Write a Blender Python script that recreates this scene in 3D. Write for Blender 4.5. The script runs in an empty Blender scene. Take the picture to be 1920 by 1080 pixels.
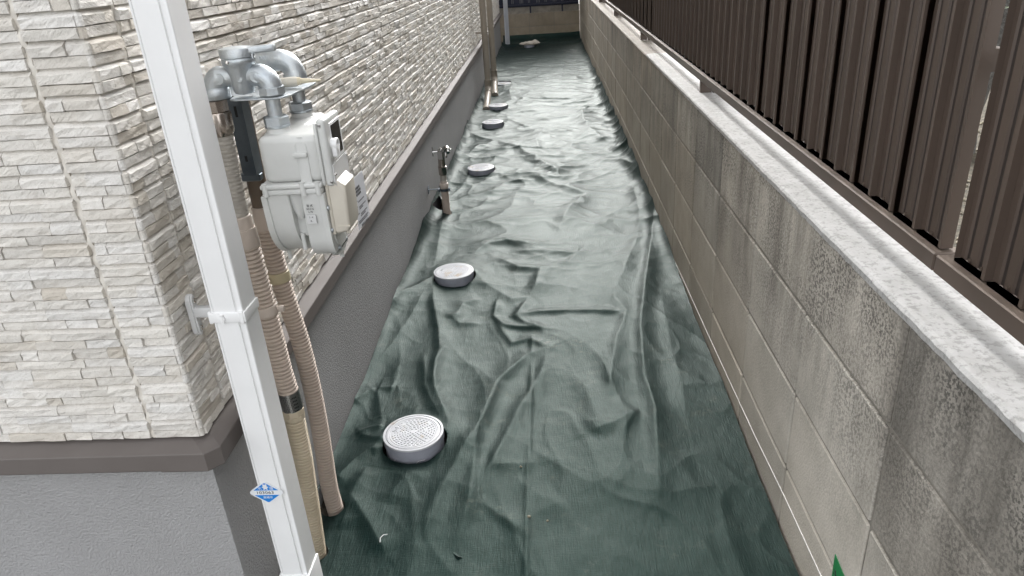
import bpy, bmesh, math, random
import numpy as np
from mathutils import Vector, Matrix
R = math.radians
rnd = random.Random(11)
scene = bpy.context.scene

# ------------------------------------------------------------------ camera
def _n(v): return v / np.linalg.norm(v)
F = 1335.0; PP = np.array([960.0, 540.0])
_Y = _n(np.array([*(np.array([1022., -87.]) - PP), F]))
_D = _n(np.array([*(np.array([1150., 3400.]) - PP), F])); _D = _n(_D - _Y * (_D @ _Y))
ROT = np.stack([np.cross(_D, _Y), _Y, -_D])            # world axes in camera axes (x right, y down, z forward)
CAM = np.array([0.0, 0.0, 1.28])
def proj(p):
    c = ROT.T @ (np.array(p) - CAM)
    return 960 + F * c[0] / c[2], 540 + F * c[1] / c[2], c[2]
camd = bpy.data.cameras.new('camera'); cam = bpy.data.objects.new('camera', camd)
scene.collection.objects.link(cam)
m = Matrix.Identity(4)
for i in range(3):
    m[i][0] = ROT[i][0]; m[i][1] = -ROT[i][1]; m[i][2] = -ROT[i][2]; m[i][3] = CAM[i]
cam.matrix_world = m
camd.sensor_width = 36; camd.lens = F / 1920 * 36; camd.clip_end = 500; camd.clip_start = 0.05
scene.camera = cam

# ------------------------------------------------------------------ sky, sun, exposure
SUN_EL, SUN_AZ = 35.0, 354.0                           # azimuth clockwise from +Y
world = bpy.data.worlds.new('World'); scene.world = world; world.use_nodes = True
nt = world.node_tree; nt.nodes.clear()
sky = nt.nodes.new('ShaderNodeTexSky'); sky.sky_type = 'NISHITA'; sky.sun_disc = False
sky.sun_elevation = R(SUN_EL); sky.sun_rotation = R(SUN_AZ); sky.dust_density = 4.0; sky.air_density = 1.0; sky.ozone_density = 1.0
hs = nt.nodes.new('ShaderNodeHueSaturation'); hs.inputs['Saturation'].default_value = 0.10
bg = nt.nodes.new('ShaderNodeBackground'); bg.inputs['Strength'].default_value = 0.15
wo = nt.nodes.new('ShaderNodeOutputWorld')
nt.links.new(sky.outputs[0], hs.inputs['Color']); nt.links.new(hs.outputs[0], bg.inputs['Color']); nt.links.new(bg.outputs[0], wo.inputs[0])
sd = bpy.data.lights.new('sun', 'SUN'); sun = bpy.data.objects.new('sun', sd); scene.collection.objects.link(sun)
sd.energy = 0.6; sd.angle = R(52); sd.color = (1.0, 0.965, 0.91)
_s = Vector((math.sin(R(SUN_AZ)) * math.cos(R(SUN_EL)), math.cos(R(SUN_AZ)) * math.cos(R(SUN_EL)), math.sin(R(SUN_EL))))
sun.rotation_euler = _s.to_track_quat('Z', 'Y').to_euler(); sun.location = (0, -4, 9)
scene.view_settings.view_transform = 'Standard'; scene.view_settings.look = 'None'
scene.view_settings.gamma = 1.0; scene.view_settings.use_curve_mapping = False
scene.view_settings.exposure = 2.3

# ------------------------------------------------------------------ helpers
def link(o, parent=None):
    scene.collection.objects.link(o)
    if parent: o.parent = parent
    return o
def tag(o, label=None, cat=None, group=None, kind=None):
    if label: o['label'] = label
    if cat: o['category'] = cat
    if group: o['group'] = group
    if kind: o['kind'] = kind
    return o
def empty(name, label, cat, loc=(0, 0, 0), rz=0.0, group=None):
    o = bpy.data.objects.new(name, None); link(o); o.location = loc; o.rotation_euler = (0, 0, rz); o.empty_display_size = 0.05
    return tag(o, label, cat, group)
def obj(name, bm, mat, parent=None, smooth=None, kind=None):
    """link a bmesh as one object; smooth = auto smooth angle in degrees"""
    bmesh.ops.recalc_face_normals(bm, faces=bm.faces)
    if smooth is not None:
        lim = R(smooth)
        for f in bm.faces: f.smooth = True
        for e in bm.edges:
            if len(e.link_faces) != 2 or e.calc_face_angle(0) > lim: e.smooth = False
    me = bpy.data.meshes.new(name); bm.to_mesh(me); bm.free()
    mats = mat if isinstance(mat, (list, tuple)) else [mat]
    for mm in mats: me.materials.append(mm)
    o = bpy.data.objects.new(name, me); link(o, parent)
    if kind: o['kind'] = kind
    return o
def BM(): return bmesh.new()
def box(bm, x0, x1, y0, y1, z0, z1, bev=0.0, seg=2):
    r = bmesh.ops.create_cube(bm, size=1.0)
    vs = r['verts']
    for v in vs: v.co = Vector(((x0 + x1) / 2 + v.co.x * (x1 - x0), (y0 + y1) / 2 + v.co.y * (y1 - y0), (z0 + z1) / 2 + v.co.z * (z1 - z0)))
    if bev > 0:
        es = list({e for v in vs for e in v.link_edges})
        bmesh.ops.bevel(bm, geom=es, offset=bev, segments=seg, profile=0.5, affect='EDGES')
    return bm
def frame(d):
    d = Vector(d).normalized(); a = Vector((0, 0, 1)) if abs(d.z) < 0.9 else Vector((0, 1, 0))
    u = d.cross(a).normalized(); return u, d.cross(u).normalized()
def rings(bm, path, radii, n=24, cap=True, phase=0.0):
    """tube through points with a radius each (first and last capped)"""
    path = [Vector(p) for p in path]; prev = None; rr = []
    u = None
    for i, p in enumerate(path):
        t = (path[min(i + 1, len(path) - 1)] - path[max(i - 1, 0)])
        if t.length < 1e-9: t = rr and tl or Vector((0, 0, 1))
        t = t.normalized(); tl = t
        if u is None: u, w = frame(t)
        else:
            u = (u - t * u.dot(t)).normalized(); w = t.cross(u)
        w = t.cross(u)
        rr.append([bm.verts.new(p + (u * math.cos(a) + w * math.sin(a)) * radii[min(i, len(radii) - 1)]) for a in [phase + 2 * math.pi * k / n for k in range(n)]])
    for a, b in zip(rr, rr[1:]):
        for k in range(n): bm.faces.new((a[k], a[(k + 1) % n], b[(k + 1) % n], b[k]))
    if cap:
        bm.faces.new(rr[0][::-1]); bm.faces.new(rr[-1])
    return bm
def cyl(bm, a, b, r, n=20, r2=None): return rings(bm, [a, b], [r, r if r2 is None else r2], n)
def lathe(bm, c, prof, n=32, axis=(0, 0, 1)):
    """prof: list of (radius, height along axis)"""
    ax = Vector(axis).normalized(); u, w = frame(ax); c = Vector(c); rr = []
    for r, h in prof:
        rr.append([bm.verts.new(c + ax * h + (u * math.cos(2 * math.pi * k / n) + w * math.sin(2 * math.pi * k / n)) * max(r, 1e-5)) for k in range(n)])
    for a, b in zip(rr, rr[1:]):
        for k in range(n): bm.faces.new((a[k], a[(k + 1) % n], b[(k + 1) % n], b[k]))
    bm.faces.new(rr[0][::-1]); bm.faces.new(rr[-1]); return bm
def prism(bm, pts, off, bev=0.0, seg=2):
    """extrude the polygon pts (3D) by the vector off"""
    off = Vector(off); a = [bm.verts.new(Vector(p)) for p in pts]; b = [bm.verts.new(Vector(p) + off) for p in pts]; n = len(pts)
    fs = [bm.faces.new(a[::-1]), bm.faces.new(b)] + [bm.faces.new((a[k], a[(k + 1) % n], b[(k + 1) % n], b[k])) for k in range(n)]
    if bev > 0: bmesh.ops.bevel(bm, geom=list({e for f in fs[:2] for e in f.edges}), offset=bev, segments=seg, profile=0.5, affect='EDGES')
    return bm
def arc(c, u, w, r, a0, a1, n):
    c, u, w = Vector(c), Vector(u), Vector(w)
    return [c + (u * math.cos(R(a0 + (a1 - a0) * k / n)) + w * math.sin(R(a0 + (a1 - a0) * k / n))) * r for k in range(n + 1)]
def text(name, s, size, mat, parent, origin, right, up, depth=0.0003, align='CENTER', sx=1.0, bold=0.0):
    cu = bpy.data.curves.new('lettering', 'FONT'); cu.body = s; cu.size = size; cu.extrude = depth; cu.offset = bold
    cu.align_x = align; cu.align_y = 'CENTER'; cu.resolution_u = 2
    to = bpy.data.objects.new('lettering', cu); scene.collection.objects.link(to)
    bpy.context.view_layer.update()
    me = bpy.data.meshes.new_from_object(to.evaluated_get(bpy.context.evaluated_depsgraph_get()))
    scene.collection.objects.unlink(to); bpy.data.objects.remove(to)
    r, u = Vector(right).normalized(), Vector(up).normalized(); nn = r.cross(u); o3 = Vector(origin)
    for v in me.vertices: v.co = o3 + r * (v.co.x * sx) + u * v.co.y + nn * (v.co.z + depth)
    me.materials.clear(); me.materials.append(mat); me.name = name
    o = bpy.data.objects.new(name, me); link(o, parent); return o

# ------------------------------------------------------------------ materials
def mat(name, col, rough=0.5, metal=0.0, var=None, vscale=8.0, vstretch=(1, 1, 1), bump=0.0, bscale=200.0, bdist=0.001, tint=False, coat=0.0, spec=0.5, extra=None):
    m = bpy.data.materials.new(name); m.use_nodes = True; t = m.node_tree; N = t.nodes; L = t.links
    b = N['Principled BSDF']; b.inputs['Roughness'].default_value = rough; b.inputs['Metallic'].default_value = metal
    b.inputs['Coat Weight'].default_value = coat; b.inputs['Specular IOR Level'].default_value = spec
    g = N.new('ShaderNodeNewGeometry'); src = None
    def noise(scale, detail=4.0, rough_=0.55, stretch=(1, 1, 1)):
        mp = N.new('ShaderNodeMapping'); mp.inputs['Scale'].default_value = stretch; L.new(g.outputs['Position'], mp.inputs['Vector'])
        n = N.new('ShaderNodeTexNoise'); n.inputs['Scale'].default_value = scale; n.inputs['Detail'].default_value = detail; n.inputs['Roughness'].default_value = rough_
        L.new(mp.outputs[0], n.inputs['Vector']); return n.outputs['Fac']
    def ramp(fac, a, b_):
        r = N.new('ShaderNodeMapRange'); r.inputs['From Min'].default_value = a; r.inputs['From Max'].default_value = b_; r.interpolation_type = 'SMOOTHSTEP'
        L.new(fac, r.inputs['Value']); return r.outputs['Result']
    def mix(fac, a, b_, mode='MIX'):
        x = N.new('ShaderNodeMix'); x.data_type = 'RGBA'; x.blend_type = mode
        for s, v in (('A', a), ('B', b_)):
            i = [k for k in x.inputs if k.name == s and k.type == 'RGBA'][0]
            if hasattr(v, 'links') or hasattr(v, 'is_output'): L.new(v, i)
            else: i.default_value = (*v, 1.0)
        if hasattr(fac, 'is_output'): L.new(fac, x.inputs[0])
        else: x.inputs[0].default_value = fac
        return [k for k in x.outputs if k.type == 'RGBA'][0]
    def math_(op, a, b_):
        x = N.new('ShaderNodeMath'); x.operation = op
        for i, v in enumerate((a, b_)):
            if hasattr(v, 'is_output'): L.new(v, x.inputs[i])
            else: x.inputs[i].default_value = v
        return x.outputs[0]
    c = None
    if var: c = mix(ramp(noise(vscale, 5.0, 0.6, vstretch), 0.3, 0.7), col, var)
    if tint:
        at = N.new('ShaderNodeAttribute'); at.attribute_name = 'tint'
        c = mix(1.0, c if c is not None else col, at.outputs['Color'], 'MULTIPLY')
    bumpn = None
    if bump > 0:
        bn = N.new('ShaderNodeBump'); bn.inputs['Strength'].default_value = bump; bn.inputs['Distance'].default_value = bdist
        L.new(noise(bscale, 3.0, 0.6), bn.inputs['Height']); L.new(bn.outputs[0], b.inputs['Normal']); bumpn = bn
    if extra: c = extra(dict(N=N, L=L, b=b, g=g, noise=noise, ramp=ramp, mix=mix, math=math_, c=c, col=col, bump=bumpn)) or c
    if c is not None: L.new(c, b.inputs['Base Color'])
    else: b.inputs['Base Color'].default_value = (*col, 1)
    return m
M = {}
def stone_extra(k):
    st = k['noise'](34.0, 6.0, 0.65, (1, 1, 2.2)); f = k['ramp'](st, 0.46, 0.74)
    c = k['mix'](k['math']('MULTIPLY', f, 0.30), k['c'], (0.40, 0.35, 0.285))
    g = k['noise'](300.0, 3.0, 0.7); c = k['mix'](k['math']('MULTIPLY', k['ramp'](g, 0.5, 0.72), 0.32), c, (0.34, 0.31, 0.27))
    mp = k['N'].new('ShaderNodeMapping'); mp.inputs['Rotation'].default_value = (0.5, 0.6, 0.3); k['L'].new(k['g'].outputs['Position'], mp.inputs['Vector'])
    w = k['N'].new('ShaderNodeTexNoise'); w.inputs['Scale'].default_value = 55; w.inputs['Detail'].default_value = 5; w.inputs['Roughness'].default_value = 0.7
    m2 = k['N'].new('ShaderNodeMapping'); m2.inputs['Scale'].default_value = (0.5, 0.5, 2.4); k['L'].new(mp.outputs[0], m2.inputs['Vector']); k['L'].new(m2.outputs[0], w.inputs['Vector'])
    b2 = k['N'].new('ShaderNodeBump'); b2.inputs['Strength'].default_value = 0.8; b2.inputs['Distance'].default_value = 0.005
    k['L'].new(w.outputs['Fac'], b2.inputs['Height']); k['L'].new(b2.outputs[0], k['bump'].inputs['Normal'])
    return c
M['stone'] = mat('siding stone', (0.735, 0.715, 0.68), 0.62, tint=True, bump=0.55, bscale=230, bdist=0.0016, extra=stone_extra)
M['panel'] = mat('siding panel base', (0.60, 0.575, 0.53), 0.65, bump=0.3, bscale=150)
M['sealant'] = mat('siding joint sealant', (0.70, 0.665, 0.60), 0.55, var=(0.62, 0.58, 0.52), vscale=40)
M['stucco'] = mat('foundation stucco', (0.365, 0.362, 0.362), 0.62, var=(0.335, 0.332, 0.33), vscale=5, bump=0.75, bscale=200, bdist=0.007)
M['flash'] = mat('brown flashing', (0.145, 0.128, 0.119), 0.62, metal=0.0, spec=0.3, var=(0.130, 0.114, 0.105), vscale=6)
M['whiteplastic'] = mat('white plastic', (0.84, 0.84, 0.835), 0.35, var=(0.81, 0.81, 0.805), vscale=14)
M['greyplastic'] = mat('pale grey plastic', (0.62, 0.62, 0.615), 0.4)
M['meter'] = mat('meter paint', (0.62, 0.625, 0.605), 0.38, var=(0.58, 0.585, 0.565), vscale=18, bump=0.12, bscale=300, bdist=0.0006)
M['meterdark'] = mat('meter display glass', (0.012, 0.012, 0.014), 0.12)
M['ivory'] = mat('ivory plastic', (0.60, 0.56, 0.48), 0.42, var=(0.55, 0.51, 0.44), vscale=20)
def galv_extra(k):
    v = k['N'].new('ShaderNodeTexVoronoi'); v.inputs['Scale'].default_value = 90; k['L'].new(k['g'].outputs['Position'], v.inputs['Vector'])
    return k['mix'](k['math']('MULTIPLY', v.outputs['Distance'], 0.5), k['c'], (0.40, 0.45, 0.50))
M['galv'] = mat('galvanised casting', (0.62, 0.645, 0.65), 0.44, metal=0.85, var=(0.50, 0.535, 0.56), vscale=26, bump=0.75, bscale=330, bdist=0.0012, extra=galv_extra)
M['galvdark'] = mat('dark galvanised steel', (0.17, 0.20, 0.23), 0.36, metal=0.85, var=(0.10, 0.125, 0.15), vscale=14)
M['nickel'] = mat('nickel fitting', (0.52, 0.46, 0.41), 0.26, metal=1.0, var=(0.40, 0.355, 0.32), vscale=12)
M['chrome'] = mat('chrome', (0.72, 0.71, 0.69), 0.16, metal=1.0)
M['hosegrey'] = mat('grey beige hose', (0.43, 0.40, 0.355), 0.5, var=(0.39, 0.36, 0.32), vscale=20)
M['hosepink'] = mat('taupe hose', (0.53, 0.445, 0.375), 0.62, var=(0.48, 0.40, 0.34), vscale=12)
M['hosecream'] = mat('cream hose', (0.58, 0.50, 0.375), 0.45, var=(0.52, 0.445, 0.325), vscale=12)
M['coupling'] = mat('pink beige coupling', (0.54, 0.465, 0.405), 0.4)
M['tape'] = mat('brown wrapping tape', (0.14, 0.105, 0.075), 0.5)
M['yellowband'] = mat('yellowed band', (0.48, 0.42, 0.28), 0.45)
M['steelsleeve'] = mat('punched steel sleeve', (0.30, 0.30, 0.29), 0.32, metal=0.9)
M['black'] = mat('black print', (0.02, 0.02, 0.022), 0.6)
M['greyprint'] = mat('grey print', (0.10, 0.10, 0.11), 0.6)
M['blueprint'] = mat('blue sticker print', (0.012, 0.22, 0.66), 0.4)
M['whiteprint'] = mat('white sticker print', (0.78, 0.80, 0.82), 0.4)
M['paper'] = mat('white paper', (0.74, 0.75, 0.78), 0.7)
M['taupe'] = mat('taupe downpipe plastic', (0.37, 0.325, 0.265), 0.42, var=(0.33, 0.29, 0.235), vscale=10)
M['whitepipe'] = mat('weathered white pipe', (0.50, 0.52, 0.56), 0.45)
M['riser'] = mat('blue grey pvc', (0.36, 0.375, 0.43), 0.5, var=(0.30, 0.315, 0.365), vscale=30)
def lid_extra(k):
    f = k['ramp'](k['noise'](16.0, 5.0, 0.6), 0.56, 0.70)
    return k['mix'](k['math']('MULTIPLY', f, 0.5), k['c'], (0.45, 0.30, 0.13))
M['lid'] = mat('grey pvc lid', (0.60, 0.61, 0.63), 0.48, var=(0.54, 0.55, 0.58), vscale=22, extra=lid_extra)
M['fence'] = mat('brown fence aluminium', (0.108, 0.080, 0.064), 0.40, metal=0.1, var=(0.088, 0.066, 0.053), vscale=7, vstretch=(1, 1, 0.3), bump=0.05, bscale=60)
M['fencedust'] = mat('dusty brown rail', (0.15, 0.115, 0.092), 0.5, metal=0.2, var=(0.085, 0.064, 0.05), vscale=18)
M['fencegroove'] = mat('dark brown groove', (0.05, 0.04, 0.036), 0.4, metal=0.2)
M['navy'] = mat('navy fence metal', (0.012, 0.015, 0.035), 0.4, metal=0.2)
M['navybar'] = mat('pale fence bars', (0.17, 0.17, 0.18), 0.4, metal=0.3)
M['soil'] = mat('soil', (0.045, 0.037, 0.028), 0.95, var=(0.07, 0.058, 0.042), vscale=25, bump=0.8, bscale=120, bdist=0.006)
M['gravelground'] = mat('dry gravel ground', (0.13, 0.11, 0.08), 0.9, var=(0.045, 0.04, 0.03), vscale=60, bump=0.9, bscale=90, bdist=0.008)
M['pebble'] = mat('pebbles', (0.32, 0.28, 0.21), 0.8, var=(0.16, 0.14, 0.10), vscale=50)
M['asphalt'] = mat('asphalt', (0.07, 0.07, 0.07), 0.9, var=(0.05, 0.05, 0.05), vscale=30)
M['green'] = mat('green marking tape', (0.02, 0.22, 0.07), 0.5)
M['chalk'] = mat('white chalk', (0.78, 0.77, 0.74), 0.8)
M['bark'] = mat('dark bark', (0.055, 0.05, 0.045), 0.9, var=(0.12, 0.115, 0.105), vscale=45, bump=1.0, bscale=70, bdist=0.01)
M['leaf'] = mat('green leaf', (0.09, 0.16, 0.035), 0.5, var=(0.05, 0.10, 0.025), vscale=20)
M['petal'] = mat('white petal', (0.75, 0.74, 0.68), 0.5)
M['neighbour'] = mat('pale neighbour wall', (0.50, 0.475, 0.42), 0.6, var=(0.46, 0.435, 0.385), vscale=6)
M['roof'] = mat('dark roof', (0.06, 0.06, 0.065), 0.6)
M['rag'] = mat('off white rag', (0.62, 0.57, 0.50), 0.85, var=(0.50, 0.45, 0.38), vscale=18, bump=0.3, bscale=60)
M['cream'] = mat('translucent nozzle', (0.62, 0.55, 0.40), 0.35)
M['glass'] = mat('window glass', (0.04, 0.05, 0.06), 0.08)

def sheet_extra(k):
    N, L, b = k['N'], k['L'], k['b']
    # woven sheet: fine creases along its length and across, dusty patches
    n1 = k['noise'](95.0, 4.0, 0.62, (3.0, 0.30, 1.0)); n2 = k['noise'](110.0, 3.0, 0.6, (0.55, 2.6, 1.0)); n3 = k['noise'](15.0, 5.0, 0.6)
    fine = k['noise'](420.0, 2.0, 0.5)
    h = k['math']('ADD', k['math']('MULTIPLY', n1, 1.0), k['math']('ADD', k['math']('MULTIPLY', n2, 0.35), k['math']('MULTIPLY', fine, 0.18)))
    bp = N.new('ShaderNodeBump'); bp.inputs['Strength'].default_value = 0.5; bp.inputs['Distance'].default_value = 0.0024
    L.new(h, bp.inputs['Height']); L.new(bp.outputs[0], b.inputs['Normal'])
    dust = k['math']('MULTIPLY', k['ramp'](k['noise'](7.0, 7.0, 0.7), 0.52, 0.75), k['ramp'](k['noise'](38.0, 6.0, 0.7), 0.40, 0.72))
    c = k['mix'](k['ramp'](n1, 0.35, 0.68), (0.0022, 0.0085, 0.0080), (0.0052, 0.0160, 0.0148))
    c = k['mix'](k['math']('MULTIPLY', dust, 0.42), c, (0.15, 0.14, 0.115))
    r = N.new('ShaderNodeMapRange'); r.inputs['To Min'].default_value = 0.42; r.inputs['To Max'].default_value = 0.54; L.new(n3, r.inputs['Value']); L.new(r.outputs[0], b.inputs['Roughness'])
    b.inputs['Specular Tint'].default_value = (0.64, 1.0, 0.86, 1); b.inputs['Sheen Weight'].default_value = 0.04; b.inputs['Sheen Roughness'].default_value = 0.35; b.inputs['Sheen Tint'].default_value = (0.7, 0.9, 0.85, 1)
    return c
M['sheet'] = mat('green weed sheet', (0.015, 0.035, 0.03), 0.45, spec=0.19, extra=sheet_extra)
def block_extra(k):
    N, L, b = k['N'], k['L'], k['b']
    sx = N.new('ShaderNodeSeparateXYZ'); L.new(k['g'].outputs['Position'], sx.inputs[0])
    y, z = sx.outputs['Y'], sx.outputs['Z']
    near = k['ramp'](k['math']('ADD', y, k['math']('MULTIPLY', z, -2.2)), 2.6, 0.2)    # near, upper blocks paler grey, partly their light put into the colour; rest tan
    near = k['math']('SUBTRACT', 1.0, k['ramp'](k['math']('ADD', y, k['math']('MULTIPLY', z, -2.2)), 0.2, 2.4))
    base = k['mix'](k['ramp'](k['noise'](5.0, 5.0, 0.6), 0.3, 0.7), (0.385, 0.34, 0.275), (0.30, 0.262, 0.205))
    grey = k['mix'](k['ramp'](k['noise'](7.0, 5.0, 0.6), 0.3, 0.7), (0.56, 0.52, 0.46), (0.42, 0.39, 0.34))
    c = k['mix'](near, base, grey)
    high = k['ramp'](z, 0.16, 0.74)
    sp = k['noise'](150.0, 3.0, 0.7); spk = k['ramp'](sp, 0.46, 0.57)  # dark speckle paints in the shade between lit grains of the rough blocks
    c = k['mix'](k['math']('MULTIPLY', spk, k['math']('MULTIPLY', k['math']('MULTIPLY', k['math']('ADD', high, 0.1), k['math']('ADD', k['ramp'](k['noise'](6.0, 4.0, 0.6), 0.38, 0.62), 0.35)), 0.55)), c, (0.085, 0.08, 0.072))
    streak = k['math']('MULTIPLY', k['ramp'](k['noise'](4.2, 6.0, 0.65, (1, 1.6, 0.35)), 0.44, 0.68), high)
    streak2 = k['math']('MULTIPLY', k['ramp'](k['noise'](24.0, 4.0, 0.7, (1, 1.8, 0.12)), 0.45, 0.7), high)
    c = k['mix'](k['math']('MULTIPLY', streak, 0.62), c, (0.085, 0.075, 0.062))
    c = k['mix'](k['math']('MULTIPLY', streak2, 0.35), c, (0.10, 0.088, 0.072))
    at = N.new('ShaderNodeAttribute'); at.attribute_name = 'tint'
    c = k['mix'](1.0, c, at.outputs['Color'], 'MULTIPLY')
    return c
M['block'] = mat('concrete block', (0.3, 0.27, 0.22), 0.85, bump=0.8, bscale=170, bdist=0.003, extra=block_extra)
M['mortar'] = mat('mortar', (0.27, 0.25, 0.22), 0.85, var=(0.19, 0.175, 0.15), vscale=14, bump=0.5, bscale=120, bdist=0.002)
def cap_extra(k):
    sp = k['ramp'](k['noise'](95.0, 4.0, 0.7, (1, 1, 1)), 0.50, 0.62)
    return k['mix'](k['math']('MULTIPLY', sp, 0.55), k['c'], (0.22, 0.215, 0.205))
M['cap'] = mat('white mortar cap', (0.50, 0.495, 0.49), 0.7, var=(0.42, 0.415, 0.405), vscale=20, bump=0.7, bscale=120, bdist=0.003, extra=cap_extra)
M['capold'] = mat('old mortar cap', (0.33, 0.29, 0.25), 0.75, var=(0.22, 0.195, 0.165), vscale=14, bump=0.6, bscale=120, bdist=0.003, extra=cap_extra)

def set_tint(me, cols):
    """cols: one rgb per face"""
    a = me.color_attributes.new('tint', 'FLOAT_COLOR', 'CORNER'); buf = []
    for p in me.polygons:
        c = cols[p.index] if isinstance(cols, list) and isinstance(cols[0], (list, tuple)) else cols
        buf.extend([c[0], c[1], c[2], 1.0] * p.loop_total)
    a.data.foreach_set('color', buf)

# ================================================================== GROUND
def sheet_obj(name, x0, x1, y0, y1, z, m):
    bm = BM(); vs = [bm.verts.new((x, y, z)) for x, y in ((x0, y0), (x1, y0), (x1, y1), (x0, y1))]; bm.faces.new(vs)
    return tag(obj(name, bm, m), kind='structure')
sheet_obj('ground', -60, 60, -60, 60, -0.06, M['asphalt'])
sheet_obj('soil_strip', -0.80, 0.52, -0.5, 12.2, -0.045, M['soil'])
bm = BM(); box(bm, 0.640, 14, -6, 14, -0.05, 0.46); tag(obj('neighbour_ground', bm, M['gravelground']), kind='structure')

# ================================================================== HOUSE
WC = {}
def root(name, label, cat, loc, group=None):
    """Empty at the thing's base whose parts are given in world coordinates"""
    e = empty(name, label, cat, loc, 0.0, group); WC[e.name] = Matrix.Translation(loc).inverted(); return e
_link = link
def link(o, parent=None):
    _link(o, parent)
    if parent is not None and parent.name in WC: o.matrix_parent_inverse = WC[parent.name]
    return o

HANG = 0.006; HLOC = (-0.655, 1.04, 0.0); HLEN = 10.45
house = empty('house', 'house with cream split stone siding above a grey stucco foundation, left of the alley', 'house', HLOC, HANG)
def hw(p):
    c, s = math.cos(HANG), math.sin(HANG)
    return (HLOC[0] + p[0] * c - p[1] * s, HLOC[1] + p[0] * s + p[1] * c, p[2])
bm = BM(); box(bm, -5, -0.0088, 0.0088, HLEN, 0.5162, 5.7); siding = obj('siding_wall', bm, M['panel'], house)
bm = BM(); box(bm, -5, -0.006, 0.006, HLEN - 0.01, -0.1, 0.503); obj('foundation', bm, M['stucco'], house)
bm = BM(); box(bm, -5.3, 0.30, -0.30, HLEN + 0.3, 5.7, 5.85); obj('roof', bm, M['roof'], house)
# drip flashing with a chamfered corner cap
PROF = [(-0.010, 0.5115), (0.000, 0.5085), (0.0268, 0.4995), (0.0280, 0.4975), (0.0280, 0.4640), (0.026, 0.461), (0.004, 0.461), (-0.010, 0.461)]
def flash(path_of, name, grow=0.0):
    bm = BM(); rows = []
    for (o, z) in PROF: rows.append([bm.verts.new((*p, z + (grow if z > 0.47 else -grow))) for p in path_of(o + grow)])
    n = len(rows[0])
    for a, b in zip(rows, rows[1:]):
        for k in range(n - 1): bm.faces.new((a[k], a[k + 1], b[k + 1], b[k]))
    bm.faces.new([r[0] for r in rows]); bm.faces.new([r[-1] for r in rows][::-1])
    return obj(name, bm, M['flash'], house)
flash(lambda o: [(-5.0, -o), (-0.078, -o)], 'drip_flashing')
flash(lambda o: [(-0.082, -o), (o - 0.022, -o), (o, 0.022 - o), (o, 0.09)], 'flashing_corner', 0.0012)
flash(lambda o: [(o, 0.086), (o, HLEN - 0.01)], 'drip_flashing')

# stones of the siding: courses of two rows each
PITCH, Z0 = 0.0385, 0.5168
TINTS = [(1.0, 1.0, 1.0), (1.0, 0.99, 0.975), (0.96, 0.945, 0.915), (0.93, 0.905, 0.865), (0.86, 0.825, 0.77), (0.78, 0.735, 0.67), (0.90, 0.885, 0.86), (0.72, 0.68, 0.62)]
TW = [5, 5, 4, 3, 1.6, 0.7, 3, 0.2]; TW2 = [3, 3, 3, 3, 3, 2.4, 3, 2.2]
def stone_mesh(T, N, flip, t0, t1, z0, z1, d, top, rn):
    """verts and faces of one split stone on the wall through the house corner"""
    nt_ = max(2, min(4, int((t1 - t0) / 0.02) + 1)); V = []; Fc = []
    tl = rn.uniform(-0.0022, 0.0022); tv = rn.uniform(-0.0016, 0.0016)
    def P(t, n, z): return (T[0] * t + N[0] * n, T[1] * t + N[1] * n, z)
    base = -0.0092
    for j in range(3):
        for i in range(nt_ + 1):
            a, b = i / nt_, j / 2
            t = t0 + 0.0007 + (t1 - t0 - 0.0014) * a; z = z0 + (z1 - top - z0) * b
            if 0 < i < nt_: t += rn.uniform(-0.003, 0.003)
            n = base + d + tl * (a - 0.5) + tv * (b - 0.5) + rn.uniform(-0.0011, 0.0011)
            if j == 2: z += rn.uniform(-0.0011, 0.0006)
            if j == 0: z += rn.uniform(0, 0.0009)
            V.append(P(t, n, z))
    W = nt_ + 1
    for j in range(2):
        for i in range(nt_): Fc.append((j * W + i, j * W + i + 1, (j + 1) * W + i + 1, (j + 1) * W + i))
    per = [(i, 0) for i in range(W)] + [(nt_, 1)] + [(i, 2) for i in range(nt_, -1, -1)] + [(0, 1)]
    o = len(V)
    for i, j in per:
        t = t0 + (t1 - t0) * i / nt_; z = (z0, (z0 + z1) / 2, z1)[j]; V.append(P(t, base - 0.001, z))
    n = len(per)
    for k in range(n):
        a, b = per[k], per[(k + 1) % n]
        Fc.append((a[1] * W + a[0], o + k, o + (k + 1) % n, b[1] * W + b[0]))
    if flip: Fc = [f[::-1] for f in Fc]
    return V, Fc
def corner_stone(z0, z1, d, rn):
    e = -0.0092 + d; c = 0.009
    pts = [(-c, -e + 0.0008), (e - 0.0035, -e + 0.0035 - 0.0035 + 0.0012), (e - 0.0012, 0.0035 - e), (e - 0.0008, c)]
    V = [(x, y, z0) for x, y in pts] + [(x, y, z1 - (0.006 if z1 - z0 > 0.018 else 0.001)) for x, y in pts] + [(-c, 0.0095, z1), (-0.0095, 0.0095, z1), (-0.0095, c, z1), (-c, 0.0095, z0), (-0.0095, c, z0)]
    Fc = [(0, 1, 5, 4), (1, 2, 6, 5), (2, 3, 7, 6), (4, 5, 6, 7, 10, 9, 8), (0, 4, 8, 11), (3, 12, 10, 7), (11, 12, 3, 2, 1, 0)]
    return V, Fc
stones = []                                              # (size on screen, verts, faces, tint)
def shown(c3, ln, hid=False):
    u, v, dd = proj(hw(c3))
    if dd < 0.1 or not (-30 < u < 1950 and -30 < v < 1110): return 0.0
    return ln / dd
srn = random.Random(5)
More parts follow.
